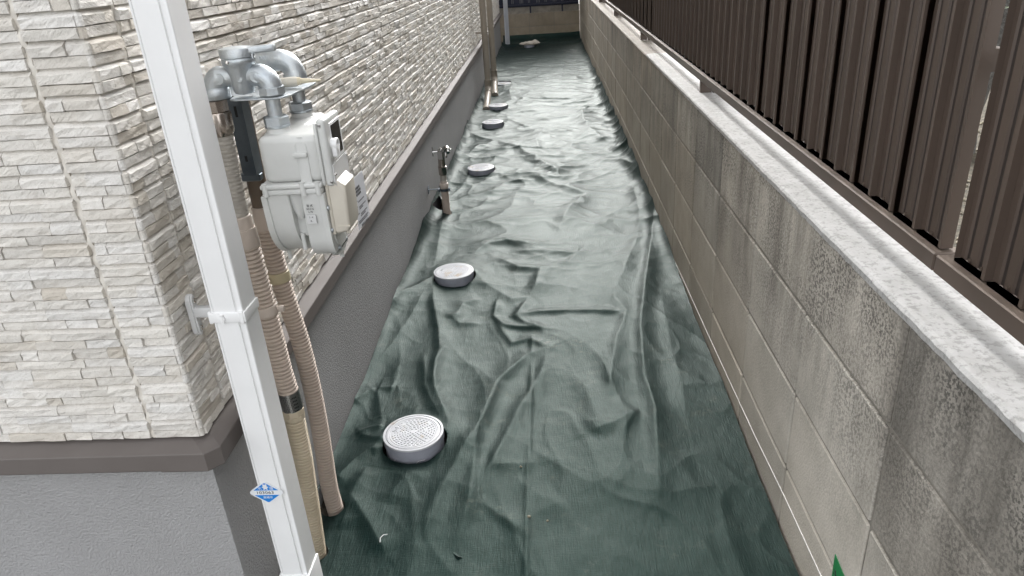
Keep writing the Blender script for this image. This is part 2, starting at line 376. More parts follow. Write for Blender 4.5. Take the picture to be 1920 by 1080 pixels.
def wall_rows(T, N, flip, tmax, joints, ztop, side):
    row = 0
    z = Z0
    while z < ztop:
        for sub in (0, 1):
            za = z + (0.0003 if sub == 0 else 0.0165); zb = z + (0.0163 if sub == 0 else PITCH - 0.0006)
            t = 0.009
            for je in joints + [tmax]:
                first = True
                while t < je - 0.012:
                    ln = srn.choice((0.032, 0.048, 0.06, 0.072, 0.085, 0.10, 0.115)) * srn.uniform(0.85, 1.15)
                    t1 = min(t + ln, je - 0.004)
                    if je - 0.004 - t1 < 0.02: t1 = je - 0.004
                    d = srn.choice((0.0062, 0.0074, 0.0084, 0.0090, 0.0100)) + srn.uniform(-0.0006, 0.0006)
                    V, Fc = stone_mesh(T, N, flip, t, t1, za, zb, d, 0.0072 if sub else 0.0010, srn)
                    tn = srn.choices(TINTS, TW2 if side else TW)[0]; k = srn.uniform(0.95, 1.03); tn = tuple(min(1.05, q * k) for q in tn)
                    cc = (T[0] * (t + t1) / 2, T[1] * (t + t1) / 2, (za + zb) / 2)
                    sz = shown(cc, (t1 - t) * (abs(N[1]) * 1.0 + abs(N[0]) * 0.28))
                    if side and 0.02 < t < 0.20: sz *= 0.7
                    stones.append((sz, V, Fc, tn)); t = t1
                t = je + 0.004
            if side:
                V, Fc = corner_stone(za, zb, srn.uniform(0.0078, 0.0090), srn)
                stones.append((shown((0, 0, za), 0.022), V, Fc, srn.choices(TINTS, TW)[0]))
        z += PITCH
wall_rows((-1, 0, 0), (0, -1, 0), True, 1.3, [0.096], 1.75, False)
wall_rows((0, 1, 0), (1, 0, 0), False, HLEN, [0.096, 1.978, 5.01, 8.04], 1.62, True)
stones.sort(key=lambda s: -s[0])
for sz, V, Fc, tn in stones[:300]:
    me = bpy.data.meshes.new('stone'); me.from_pydata(V, [], Fc); me.materials.append(M['stone']); set_tint(me, tn)
    link(bpy.data.objects.new('stone', me), siding)
V_, F_, C_ = [], [], []
for sz, V, Fc, tn in stones[300:]:
    o = len(V_); V_ += V; F_ += [tuple(i + o for i in f) for f in Fc]; C_ += [tn] * len(Fc)
me = bpy.data.meshes.new('stone_field'); me.from_pydata(V_, [], F_); me.materials.append(M['stone']); set_tint(me, C_)
o = bpy.data.objects.new('stone_field', me); link(o, siding); o['kind'] = 'stuff'
# filled vertical joints of the siding
def joint_strip(T, N, t, ztop):
    bm = BM(); prev = None; z = Z0 - 0.001; k = 0
    while z < ztop:
        w = 0.0042; sh = 0.0022 * math.sin(k * 2.1) ; dp = -0.0050 + (0.002 if k % 4 in (0, 1) else -0.0015)
        ring_ = [bm.verts.new((T[0] * (t + q + sh) + N[0] * n, T[1] * (t + q + sh) + N[1] * n, z)) for q, n in ((-w, -0.0092), (-w, dp - 0.001), (0, dp), (w, dp - 0.001), (w, -0.0092))]
        if prev:
            for a in range(4): bm.faces.new((prev[a], prev[a + 1], ring_[a + 1], ring_[a]))
        prev = ring_; z += PITCH / 4; k += 1
    obj('joint_seal', bm, M['sealant'], siding, smooth=60)
joint_strip((-1, 0, 0), (0, -1, 0), 0.096, 1.75)
for t in (0.096, 1.978, 5.01, 8.04): joint_strip((0, 1, 0), (1, 0, 0), t, 1.62)

# ================================================================== BLOCK WALL
wall = root('block_wall', 'long grey concrete block wall with stained blocks and a mortar cap, along the right of the alley', 'wall', (0.573, 6.0, 0))
bm = BM(); box(bm, 0.5168, 0.638, -0.6, 12.35, -0.1, 0.752); obj('mortar_core', bm, M['mortar'], wall)
brn = random.Random(3)
ZR = [(-0.05, 0.1640), (0.1720, 0.3660), (0.3740, 0.5680), (0.5760, 0.7545)]
DARK = {(-1, 3): .62, (-1, 2): .72, (3, 3): .66, (5, 3): .72, (7, 3): .85, (-2, 3): .75, (9, 3): .75, (2, 2): .85, (5, 2): .88, (12, 3): .8}
for k in range(-3, 28):
    ya, yb = 0.946 + 0.4 * k + 0.0042, 0.946 + 0.4 * (k + 1) - 0.0042
    for r, (za, zb) in enumerate(ZR):
        bm = BM(); off = brn.uniform(-0.0008, 0.0008); box(bm, 0.5128 + off, 0.530, ya, yb, za, zb, 0.0030, 1)
        for v in bm.verts:
            if v.co.x < 0.52: v.co.x += brn.uniform(-0.0004, 0.0004)
        b = obj('block', bm, M['block'], wall); s = DARK.get((k, r), brn.uniform(0.88, 1.08)); w = brn.uniform(-0.02, 0.02)
        set_tint(b.data, (s * (1 + w), s, s * (1 - w)))
def cap_piece(y0, y1, z, m, seedv):
    rr = random.Random(seedv); bm = BM(); n = int((y1 - y0) / 0.02); rows = []
    for i in range(n + 1):
        y = y0 + (y1 - y0) * i / n; e = rr.uniform(-0.0006, 0.0006)
        rows.append([bm.verts.new(p) for p in ((0.530, y, 0.7552), (0.5105 + e, y, 0.7552 + rr.uniform(0, .002)), (0.5098 + e, y, z - 0.006 + e), (0.5135 + e, y, z - 0.0015), (0.52, y, z + rr.uniform(-.0006, .0006)), (0.58, y, z + rr.uniform(-.0006, .0008)), (0.639, y, z), (0.639, y, 0.7552))])
    for a, b in zip(rows, rows[1:]):
        for k in range(len(a)): bm.faces.new((a[k], a[(k + 1) % len(a)], b[(k + 1) % len(a)], b[k]))
    bm.faces.new(rows[0][::-1]); bm.faces.new(rows[-1]); return obj('mortar_cap', bm, m, wall)
tag(cap_piece(-0.6, 3.93, 0.7725, M['cap'], 1), 'white speckled new mortar cap'); tag(cap_piece(3.932, 12.35, 0.766, M['capold'], 2), 'brown weathered mortar cap')
bm = BM(); rings(bm, [(0.5115, 0.7, 0.119), (0.5115, 1.08, 0.106), (0.5115, 1.32, 0.099), (0.5115, 1.58, 0.082), (0.5115, 2.13, 0.062), (0.5115, 2.7, 0.046), (0.5115, 3.3, 0.03)], [0.0011] * 7, 6)
obj('chalk_line', bm, M['chalk'], wall)
# far block wall across the end of the alley
far = root('block_wall', 'low tan concrete block wall closing the far end of the alley, under the navy fence', 'wall', (0, 12.2, 0))
bm = BM(); box(bm, -2.2, 0.508, 12.120, 12.24, -0.1, 0.436); obj('mortar_core', bm, M['mortar'], far)
for r, (za, zb) in enumerate(((-0.1, 0.032), (0.039, 0.232), (0.239, 0.436))):
    for k in range(-6, 2):
        xa, xb = 0.11 + 0.4 * k - 0.0, 0.11 + 0.4 * (k + 1) - 0.007
        if xa < -2.2: xa = -2.2
        if xb > 0.506: xb = 0.506
        if xb - xa < 0.05: continue
        bm = BM(); box(bm, xa, xb, 12.115, 12.128, za, zb, 0.002, 1); b = obj('block', bm, M['block'], far); s = brn.uniform(.75, .95); set_tint(b.data, (s, s * .97, s * .93))
bm = BM(); box(bm, -2.2, 0.508, 12.150, 12.182, 0.4375, 0.530); obj('upper_course', bm, M['mortar'], far)

# ================================================================== BROWN FENCE
fence = root('slat_fence', 'tall brown metal slat fence with ribbed boards, standing on the block wall at the right', 'fence', (0.60, 6.0, 0.77))
BP = 0.172
def board_bm():
    """one ribbed board: cross section along y (0..0.177), depth towards the alley"""
    w = BP - 0.0065
    def seg(a, b, dep): return [(a, dep), (b, dep)]
    half = [(0.0, 0.0), (0.0, 0.0115), (0.0075, 0.0115), (0.0095, 0.0095), (0.0095, 0.0), (0.029, 0.0), (0.031, -0.003), (0.040, -0.003), (0.042, 0.0), (0.059, 0.0), (0.061, -0.003), (0.070, -0.003), (0.072, 0.0), (0.083, 0.0)]
    prof = half + [(q + 0.084, d) for q, d in half[:1]] + [(q + 0.084, d) for q, d in half[1:-1]] + [(w, 0.0), (w, 0.009)]
    prof = prof + [(w, -0.0065), (0.0, -0.0065)]; bm = BM(); zt, zb = 1.93, 0.846
    A = [[bm.verts.new((0.584 - d, q, z)) for q, d in prof] for z in (zb, zt)]; n = len(prof)
    for k in range(n):
        j = (k + 1) % n; fc = bm.faces.new((A[0][k], A[0][j], A[1][j], A[1][k]))
        if abs(prof[k][1] + 0.003) < 1e-6 and abs(prof[j][1] + 0.003) < 1e-6: fc.material_index = 1
    bm.faces.new(A[0]); bm.faces.new(A[1][::-1])
    return bm
ys = [1.012 + BP * k for k in range(64)] + [0.985 - BP * (k + 1) for k in range(8)]
b0 = None; frn = random.Random(8)
for y in ys:
    if b0 is None:
        b0 = obj('board', board_bm(), [M['fence'], M['fencegroove']], fence); o = b0
    else:
        o = b0.copy(); link(o, fence)
    o.location = (frn.uniform(-0.0008, 0.0008), y + frn.uniform(-0.0012, 0.0012), 0)
for (y0, y1) in ((-0.45, 0.9995), (1.003, 4.6), (4.603, 8.28), (8.283, 12.1)):
    bm = BM(); box(bm, 0.560, 0.600, y0, y1, 0.8145, 0.843, 0.002, 1); ro = obj('bottom_rail', bm, [M['fence'], M['fencedust']], fence)
    for p in ro.data.polygons: p.material_index = 1 if p.normal.z > 0.6 else 0  # dusty top faces; their paler tone also paints in the light from above
    bm = BM(); box(bm, 0.570, 0.606, y0, y1, 1.931, 1.965, 0.002, 1); obj('top_rail', bm, M['fencedust'], fence)
for z in (1.10, 1.66):
    for y0, y1 in ((-0.45, 0.980), (1.016, 12.1)):
        bm = BM(); box(bm, 0.591, 0.606, y0, y1, z, z + 0.03); obj('cross_rail', bm, M['fence'], fence)
for y in (-0.3, 2.755, 4.60, 6.44, 8.28, 10.1, 11.95):
    bm = BM(); box(bm, 0.562, 0.602, y, y + 0.024, 0.7685, 0.8143, 0.0015, 1); obj('stub_leg', bm, M['fence'], fence)
    bm = BM(); box(bm, 0.6065, 0.648, y - 0.01, y + 0.03, 0.5, 1.93, 0.002, 1); obj('post', bm, M['fence'], fence)
bm = BM()
for y in ys:
    for q in (0.014, 0.020):
        for s in (0, 0.084): box(bm, 0.573, 0.5835, y + s + 0.0095, y + s + 0.078, 0.8436, 0.8475)
    for s in (0.02, 0.05, 0.11, 0.14): cyl(bm, (0.581, y + s, 0.852), (0.584, y + s, 0.852), 0.0028, 8)
o = obj('board_clip', bm, M['fencedust'], fence); o['kind'] = 'stuff'

# navy fence at the far end
nf = root('bar_fence', 'dark navy metal fence with pale vertical bars, on the low wall at the far end', 'fence', (-0.6, 12.2, 0.54))
bm = BM(); box(bm, -2.2, 0.50, 12.185, 12.20, 0.45, 2.3); obj('back_sheet', bm, M['navy'], nf)  # unseen upper height added to block low sky glare on the far sheet
bm = BM(); box(bm, -2.2, 0.50, 12.13, 12.165, 0.548, 0.568, 0.002, 1); obj('rail', bm, M['navy'], nf)
bm = BM(); box(bm, -2.2, 0.50, 12.13, 12.165, 2.28, 2.30, 0.002, 1); obj('rail', bm, M['navy'], nf)
bar0 = None
for g in range(-8, 5):
    for q in (0.0, 0.022, 0.044)[:3 if g % 2 else 2]:
        x = 0.085 * 1.55 * g + q - 0.03
        if x > 0.48 or x < -2.1: continue
        if bar0 is None:
            bm = BM(); box(bm, -0.0035, 0.0035, 12.168, 12.182, 0.585, 2.275); bar0 = obj('bar', bm, M['navybar'], nf); b = bar0
        else: b = bar0.copy(); link(b, nf)
        b.location = (x, 0, 0)
for x in (-1.6, -0.93, -0.265, 0.24):
    bm = BM(); box(bm, x - 0.012, x + 0.012, 12.125, 12.149, 0.437, 0.5475); obj('stub_leg', bm, M['navy'], nf)

# ================================================================== BEYOND THE BROWN FENCE
nb = root('house', 'pale beige neighbour house glimpsed through the gap in the brown fence', 'house', (5.2, 5.0, 0.46))
bm = BM(); box(bm, 3.65, 8.5, 2.6, 11.0, 0.46, 5.6); obj('wall', bm, M['neighbour'], nb)
bm = BM()
for k in range(11):
    z = 0.60 + 0.42 * k; box(bm, 3.632, 3.648, 2.58, 11.0, z, z + 0.40)
    box(bm, 3.632, 8.5, 2.582, 2.598, z, z + 0.40)
obj('siding_boards', bm, M['neighbour'], nb)
bm = BM(); box(bm, 3.3, 8.8, 2.3, 11.3, 5.6, 5.75); obj('roof', bm, M['roof'], nb)
tr = root('garden_tree', 'dark barked garden tree with white blossom behind the gap in the brown fence', 'tree', (1.62, 2.90, 0.46))
bm = BM(); rings(bm, [(1.60, 2.90, 0.40), (1.62, 2.92, 0.6), (1.68, 2.94, 0.9), (1.72, 2.98, 1.25), (1.70, 3.05, 1.7), (1.76, 3.1, 2.3)], [0.085, 0.07, 0.06, 0.052, 0.04, 0.018], 14)
trn = random.Random(4)
for v in bm.verts: v.co += Vector((trn.uniform(-1, 1), trn.uniform(-1, 1), trn.uniform(-1, 1))) * 0.006
obj('trunk', bm, M['bark'], tr, smooth=60)
bm = BM(); tips = []
for k in range(9):
    z = trn.uniform(1.0, 2.1); a = trn.uniform(0, 6.28); L_ = trn.uniform(0.35, 0.7); p = Vector((1.71, 3.0 + (z - 1.25) * .1, z))
    q = p + Vector((math.cos(a) * L_ * .8, math.sin(a) * L_ * .8, L_ * .5)); mid = (p + q) / 2 + Vector((0, 0, -.04)); rings(bm, [p, mid, q], [0.016, 0.011, 0.005], 7); tips += [mid, q, (mid + q) / 2]
obj('limb', bm, M['bark'], tr, smooth=60)
bmL, bmP = BM(), BM()
def leaf(bm, c, sz):
    d = Vector((trn.uniform(-1, 1), trn.uniform(-1, 1), trn.uniform(-.6, .4))).normalized(); u, w = frame(d); c = Vector(c)
    bm.faces.new([bm.verts.new(c + d * (a * sz) + u * (b * sz)) for a, b in ((0, 0), (.5, .24), (1, 0), (.5, -.24))])
for t in tips:
    for k in range(42): leaf(bmL, t + Vector((trn.gauss(0, .09), trn.gauss(0, .09), trn.gauss(0, .07))), trn.uniform(.03, .06))
    for k in range(3): leaf(bmP, t + Vector((trn.gauss(0, .09), trn.gauss(0, .09), trn.gauss(0, .07))), .035)
for k in range(14): leaf(bmL, Vector((1.40 + trn.gauss(0, .025), 2.42 + trn.gauss(0, .03), 1.05 + trn.gauss(0, .02))), .05)
for k in range(6): leaf(bmP, Vector((1.40 + trn.gauss(0, .012), 2.42 + trn.gauss(0, .015), 1.085 + trn.gauss(0, .01))), .035)
o = obj('crown', bmL, M['leaf'], tr); o = obj('blossom', bmP, M['petal'], tr)
bm = BM()
for k in range(1500):
    c = Vector((trn.uniform(0.67, 2.0), trn.uniform(0.9, 3.4), 0.463)); s = trn.uniform(.004, .013)
    r = bmesh.ops.create_icosphere(bm, subdivisions=1, radius=s)
    for v in r['verts']: v.co = Vector((v.co.x * trn.uniform(.8, 1.2), v.co.y, v.co.z * .6)) + c
tag(obj('gravel', bm, M['pebble']), kind='stuff')

# ================================================================== WEED SHEET
CHAMB = [(-0.428, 1.663), (-0.447, 2.822), (-0.4645, 4.488), (-0.479, 5.858), (-0.4825, 6.61), (-0.504, 7.87)]
RIDGES = [
([(0.547,3.734),(0.454,3.173),(0.369,2.720),(0.341,2.565),(0.294,2.290),(0.271,1.976),(0.278,1.789),(0.252,1.542),(0.231,1.409)],0.02,0.022),
([(-0.263,1.268),(-0.243,1.401),(-0.251,1.718),(-0.238,1.795),(-0.205,2.001),(-0.113,2.159),(-0.036,2.202)],0.016,0.022),
([(-0.036,2.202),(-0.065,2.037),(-0.127,1.844),(-0.170,1.667),(-0.200,1.557),(-0.220,1.440)],0.013,0.024),
([(-0.235,2.407),(-0.171,2.253),(-0.113,2.273),(-0.036,2.202)],0.01,0.016),
([(-0.334,1.269),(-0.335,1.334),(-0.314,1.484),(-0.285,1.617),(-0.250,1.726)],0.013,0.024),
([(-0.247,2.613),(-0.251,2.466),(-0.207,2.387),(-0.125,2.360),(-0.055,2.335)],0.013,0.014),
([(-0.123,2.603),(-0.165,2.459),(-0.118,2.385),(-0.055,2.335)],0.01,0.013),
([(-0.165,2.459),(-0.076,2.480),(0.011,2.473),(0.130,2.460),(0.260,2.432)],0.012,0.016),
([(0.222,2.575),(0.260,2.432),(0.204,2.233),(0.173,2.050),(0.144,1.866)],0.012,0.022),
([(-0.530,2.740),(-0.499,2.555),(-0.456,2.366),(-0.432,2.216),(-0.428,2.043),(-0.410,1.951),(-0.335,1.740),(-0.335,1.638)],0.014,0.018),
([(-0.485,2.196),(-0.448,1.972),(-0.405,1.857),(-0.365,1.773)],0.01,0.016),
([(-0.411,2.269),(-0.435,2.120),(-0.416,1.957)],0.008,0.016),
([(-0.606,1.967),(-0.547,1.967)],0.012,0.018),
([(-0.606,1.967),(-0.576,1.867),(-0.548,1.767)],0.01,0.02),
([(-0.616,1.716),(-0.583,1.734),(-0.532,1.737)],0.012,0.016),
([(-0.604,1.711),(-0.559,1.686),(-0.518,1.669)],0.01,0.016),
([(-0.623,1.478),(-0.584,1.585),(-0.551,1.626),(-0.507,1.635)],0.014,0.022),
([(-0.560,1.439),(-0.504,1.358),(-0.423,1.233)],0.012,0.022),
([(-0.542,1.556),(-0.558,1.439),(-0.554,1.315)],0.009,0.02),
([(-0.369,1.496),(-0.426,1.530),(-0.459,1.407)],0.006,0.03),
([(0.391,4.137),(0.453,3.929),(0.437,3.514),(0.392,3.200),(0.301,2.871),(0.235,2.633)],0.02,0.04),
([(-0.400,3.109),(-0.330,3.232),(-0.232,3.256),(-0.108,3.186)],0.014,0.026),
([(-0.226,3.131),(-0.081,3.102),(0.097,3.057),(0.057,2.967),(-0.027,2.927)],0.014,0.028),
([(-0.291,3.072),(-0.170,2.916),(-0.075,2.884),(-0.087,2.717),(-0.121,2.622)],0.016,0.026),
([(-0.195,4.441),(-0.068,4.243),(0.031,4.107),(0.184,3.929),(0.105,3.758),(0.066,3.630),(0.019,3.414)],0.018,0.035),
([(-0.404,5.294),(-0.244,5.085),(-0.124,4.782),(0.010,4.406),(-0.068,4.289)],0.02,0.035),
([(0.010,4.406),(0.065,4.200)],0.014,0.03),
([(0.196,6.179),(0.272,6.343),(0.261,5.926),(0.301,5.472),(0.385,5.131),(0.480,5.002)],0.028,0.05),
([(0.480,5.002),(0.413,4.794),(0.304,4.786),(0.181,4.781),(0.122,4.736)],0.022,0.045),
([(0.552,4.684),(0.459,4.567),(0.297,4.677)],0.02,0.04),
([(-0.364,6.078),(-0.241,5.902),(-0.211,5.756)],0.02,0.035),
([(-0.433,6.703),(-0.369,6.949),(-0.419,7.490),(-0.379,7.871)],0.018,0.04),
([(-0.560,3.035),(-0.580,3.354),(-0.592,3.707),(-0.595,3.903)],0.016,0.026),
([(-0.538,2.829),(-0.591,2.734),(-0.642,2.645),(-0.672,2.502)],0.014,0.024),
([(-0.383,2.955),(-0.320,2.776),(-0.186,2.608),(-0.099,2.621)],0.01,0.03),
([(-0.099,5.331),(-0.060,5.626),(0.105,5.497),(0.296,5.248)],0.02,0.045),
([(0.089,4.855),(-0.097,5.040),(-0.120,5.336)],0.015,0.035),
([(0.014,4.729),(0.079,4.481),(-0.024,4.352)],0.012,0.03),
([(-0.527,3.992),(-0.461,3.962),(-0.343,4.068),(-0.300,4.168)],0.012,0.03),
([(-0.454,4.248),(-0.347,4.405),(-0.155,4.201)],0.012,0.035),
([(-0.672,4.854),(-0.584,4.910),(-0.520,5.284)],0.018,0.03),
([(-0.611,3.905),(-0.549,4.207),(-0.527,4.496)],0.014,0.03),
([(0.043,2.024),(0.081,1.926),(0.104,1.754),(0.077,1.690)],0.008,0.03),
([(0.077,1.690),(0.149,1.725),(0.234,1.789)],0.009,0.03),
([(-0.200,1.546),(-0.142,1.562),(-0.069,1.568)],0.007,0.03),
([(0.410,2.559),(0.388,2.217),(0.376,1.882),(0.363,1.717)],0.008,0.03),
([(-0.666,1.871),(-0.631,1.946),(-0.606,1.967)],0.01,0.02),
([(-0.131,1.307),(-0.067,1.378),(0.000,1.415)],0.006,0.04),
([(0.101,1.493),(0.166,1.450),(0.271,1.427),(0.385,1.464)],0.007,0.05),
([(-0.647,2.096),(-0.608,2.282),(-0.574,2.494),(-0.554,2.715)],0.01,0.03),
([(-0.407,2.437),(-0.380,2.574),(-0.307,2.618)],0.01,0.022),
([(-0.434,2.484),(-0.379,2.413),(-0.301,2.411)],0.008,0.018),
]
def perlin(x, y, seed):
    r = np.random.RandomState(seed); p = r.permutation(512); p = np.concatenate([p, p]); ang = r.rand(512) * 2 * np.pi; gx, gy = np.cos(ang), np.sin(ang)
    xi, yi = np.floor(x).astype(int), np.floor(y).astype(int); xf, yf = x - xi, y - yi; xi &= 255; yi &= 255
    u = xf * xf * xf * (xf * (xf * 6 - 15) + 10); v = yf * yf * yf * (yf * (yf * 6 - 15) + 10)
    def g(a, b, fx, fy): h = p[p[(xi + a) & 255] + ((yi + b) & 255)]; return gx[h] * fx + gy[h] * fy
    n00, n10, n01, n11 = g(0, 0, xf, yf), g(1, 0, xf - 1, yf), g(0, 1, xf, yf - 1), g(1, 1, xf - 1, yf - 1)
    return (n00 * (1 - u) + n10 * u) * (1 - v) + (n01 * (1 - u) + n11 * u) * v
def xl_of(y): return -0.6585 - 0.006 * (y - 1.04)
def sheet_height(X, Y):
    xl = xl_of(Y); xr = 0.511
    wx = X + 0.05 * perlin(X * 2.2, Y * 1.6, 1) + 0.02 * perlin(X * 7, Y * 5, 21); wy = Y + 0.10 * perlin(X * 2.0 + 7, Y * 1.4 + 3, 2) + 0.03 * perlin(X * 6 + 5, Y * 5, 22)
    mid = np.clip((Y - 2.2) / 2.2, 0, 1) * np.clip((11.3 - Y) / 2.5, 0.35, 1)
    Z = 0.012 + 0.022 * perlin(wx * 1.8, wy * 1.2, 3) + 0.010 * perlin(wx * 3.8, wy * 2.4, 4)
    # crumple: sharp crested folds, mostly across the alley in its middle
    def rn(a, b, s): return (1 - np.abs(perlin(a, b, s)) * 2.2)
    f1 = np.clip(rn(wx * 1.5 + wy * .35, wy * 3.1, 5), 0, 1) ** 3; f2 = np.clip(rn(wx * 3.0 - wy * .6, wy * 4.6, 6), 0, 1) ** 3; f3 = np.clip(rn(wx * 5 + 1.2 * wy, wy * 7.5, 7), 0, 1) ** 3
    Z += mid * (0.016 * f1 * (0.4 + np.clip(perlin(X * 1.5, Y * .8, 30) + .4, 0, 1)) + 0.008 * f2 + 0.004 * f3)
    near = np.clip((3.4 - Y) / 1.2, 0, 1)
    g1 = np.clip(rn(wx * 2.6, wy * 1.3 + wx, 8), 0, 1) ** 4; g2 = np.clip(rn(wx * 5.5 + wy, wy * 3.4, 9), 0, 1) ** 4
    Z += near * (0.0055 * g1 + 0.0022 * g2)
    Z += 0.0016 * perlin(wx * 16, wy * 11, 10) + 0.0007 * perlin(X * 42, Y * 26, 11)
    # folds traced one by one
    for pl, amp, w in RIDGES:
        pl = np.array(pl); seg = np.linalg.norm(np.diff(pl, axis=0), axis=1); tot = seg.sum(); s0 = 0
        sc = max(1.0, pl[:, 1].mean() / 3.0) ** 0.5; R_ = w * 4 * sc
        m = (X > pl[:, 0].min() - R_) & (X < pl[:, 0].max() + R_) & (Y > pl[:, 1].min() - R_) & (Y < pl[:, 1].max() + R_)
        if not m.any(): continue
        x, y = X[m], Y[m]; best = np.full(x.shape, 1e9); bt = np.zeros(x.shape); bs = np.zeros(x.shape)
        wob = 0.006 * perlin(x * 9, y * 9, 12)
        for k in range(len(seg)):
            a, d = pl[k], pl[k + 1] - pl[k]; t = np.clip(((x - a[0]) * d[0] + (y - a[1]) * d[1]) / (d @ d), 0, 1)
            dx, dy = x - a[0] - t * d[0], y - a[1] - t * d[1]; q = np.hypot(dx, dy); b = q < best
            best[b] = q[b]; bt[b] = (s0 + t * seg[k])[b]; bs[b] = np.sign(d[0] * dy - d[1] * dx)[b]; s0 += seg[k]
        u = bt / tot; tap = np.clip(np.minimum(u, 1 - u) * 5 + 0.25, 0, 1)
        ww = w * np.where(bs > 0, 2.1, 1.15); e = np.clip(best + wob, 0, None) / ww
        h = amp * np.interp(pl[:, 1].mean(), [2.2, 3.5], [0.92, 0.8]) * (np.exp(-e * 1.25) * 0.55 + np.exp(-e * e) * 0.45) * tap
        Z[m] = np.maximum(Z[m], Z[m] * 0.4) + h
    # climbs the two walls
    hl = np.interp(Y, [0.5, 1.6, 2.6, 3.4, 6, 8.5, 11.5], [0.015, 0.012, 0.03, 0.065, 0.045, 0.06, 0.05]); hr = np.interp(Y, [0.5, 2.4, 3.0, 3.8, 4.8, 7, 9, 11.5], [0.004, 0.004, 0.03, 0.065, 0.080, 0.070, 0.045, 0.03])
    nl = 1 + 0.5 * perlin(Y * 4, Y * 0 + .3, 13); nr = 1 + 0.5 * perlin(Y * 3.5, Y * 0 + .7, 14)
    Z += hl * nl * np.exp(-(X - xl) / 0.035) + hr * nr * np.exp(-(xr - X) / 0.042)
    side = hr * np.exp(-(xr - X) / 0.11); Z += side * 0.32 * np.clip(rn(wx * 3, wy * 3.6 + wx * 4, 15), 0, 1) ** 2
    # pulled up around the inspection chambers, slack on the near side
    for cx, cy in CHAMB:
        d = np.hypot(X - cx, Y - cy); a = (Y - cy) / np.maximum(d, 1e-6)
        Z += (0.018 + 0.016 * a) * np.exp(-np.clip(d - 0.088, 0, None) / 0.05) - 0.004 * np.exp(-np.clip(d - .088, 0, None) / .03)
    Z = np.maximum(Z, -0.020)
    return Z
HOLES = [(cx + 0.002, cy - 0.004, 0.0925) for cx, cy in CHAMB] + [(-0.598, 1.245, 0.031), (-0.594, 1.395, 0.030), (-0.5855, 3.675, 0.027)]
TRI = [[(-0.655, 1.372), (-0.650, 1.525), (-0.588, 1.388)], [(-0.640, 1.25), (-0.640, 1.36), (-0.575, 1.25)], [(-0.665, 3.70), (-0.655, 3.90), (-0.585, 3.68)]]
def make_sheet(name, y0, y1, nx, rate, far_piece, label):
    yy = [y0]
    while yy[-1] < y1: yy.append(yy[-1] + rate * max(0.75, (yy[-1] / 1.5) ** 0.72))
    yy[-1] = y1; yy = np.array(yy); u = np.linspace(0, 1, nx) ; u = 0.5 - 0.5 * np.cos(np.pi * u) * (0.35) - 0.65 * (0.5 - u)
    u = (u - u[0]) / (u[-1] - u[0])
    Y, U = np.meshgrid(yy, u, indexing='ij'); xl = xl_of(Y) + 0.004; 
    gap = np.interp(Y, [0.5, 1.2, 2.2, 2.8], [0.009, 0.006, 0.003, 0.002]) + 0.004 * np.abs(perlin(Y * 9, Y * 0 + .2, 16))
    X = xl + (0.5115 - gap - xl) * U
    hole = np.zeros(X.shape, bool)
    for hx, hy, hr_ in HOLES:
        d = np.hypot(X - hx, Y - hy); a = np.arctan2(Y - hy, X - hx); rr = hr_ * (1 + 0.02 * np.sin(a * 5 + hx * 40) + 0.012 * np.sin(a * 11)); m = d < rr
        deep = d < rr * 0.8; hole |= deep; k = rr / np.maximum(d, 1e-6); X = np.where(m, hx + (X - hx) * k, X); Y = np.where(m, hy + (Y - hy) * k, Y)
    for T in TRI:
        (ax, ay), (bx, by), (cx, cy) = T
        s1 = (X - bx) * (ay - by) - (ax - bx) * (Y - by); s2 = (X - cx) * (by - cy) - (bx - cx) * (Y - cy); s3 = (X - ax) * (cy - ay) - (cx - ax) * (Y - ay)
        hole |= ((s1 < 0) & (s2 < 0) & (s3 < 0)) | ((s1 > 0) & (s2 > 0) & (s3 > 0))
    Z = sheet_height(X, Y)
    if far_piece:
        Z = 0.012 + 0.3 * (Z - 0.01) + 0.105 * np.exp(-np.clip(12.112 - Y, 0, None) / 0.10) + 0.02 * np.clip((11.6 - Y) / .15, -1, 1) ** 2 * (Y < 11.6)
    else:
        Z += 0.030 * np.exp(-((Y - y1) / 0.10) ** 2) * (1 + 0.6 * perlin(X * 6, Y, 17))     # loose far edge
        Z += 0.004 * np.exp(-np.abs(X + 0.098 + 0.01 * perlin(Y * 2, Y * 0, 18)) / 0.006) * (Y < 2.3)   # packing crease
    n, w = X.shape; V = np.stack([X, Y, Z], -1).reshape(-1, 3)
    idx = np.arange(n * w).reshape(n, w); Q = np.stack([idx[:-1, :-1], idx[:-1, 1:], idx[1:, 1:], idx[1:, :-1]], -1).reshape(-1, 4)
    hq = hole.reshape(-1)[Q].any(axis=1); Q = Q[~hq]
    me = bpy.data.meshes.new(name); me.vertices.add(len(V)); me.vertices.foreach_set('co', V.astype(np.float32).ravel())
    me.loops.add(Q.size); me.loops.foreach_set('vertex_index', Q.astype(np.int32).ravel()); me.polygons.add(len(Q))
    me.polygons.foreach_set('loop_start', np.arange(0, Q.size, 4, dtype=np.int32)); me.polygons.foreach_set('use_smooth', np.ones(len(Q), bool))
    me.update(calc_edges=True); me.validate(); me.materials.append(M['sheet'])
    o = bpy.data.objects.new(name, me); _link(o); return tag(o, label, 'ground sheet')
make_sheet('weed_sheet', 0.62, 11.56, 250, 0.0042, False, 'wrinkled dark green weed control sheet covering the ground along the alley')
make_sheet('weed_sheet', 11.50, 12.112, 120, 0.006, True, 'short dark green sheet turned up against the far end wall')

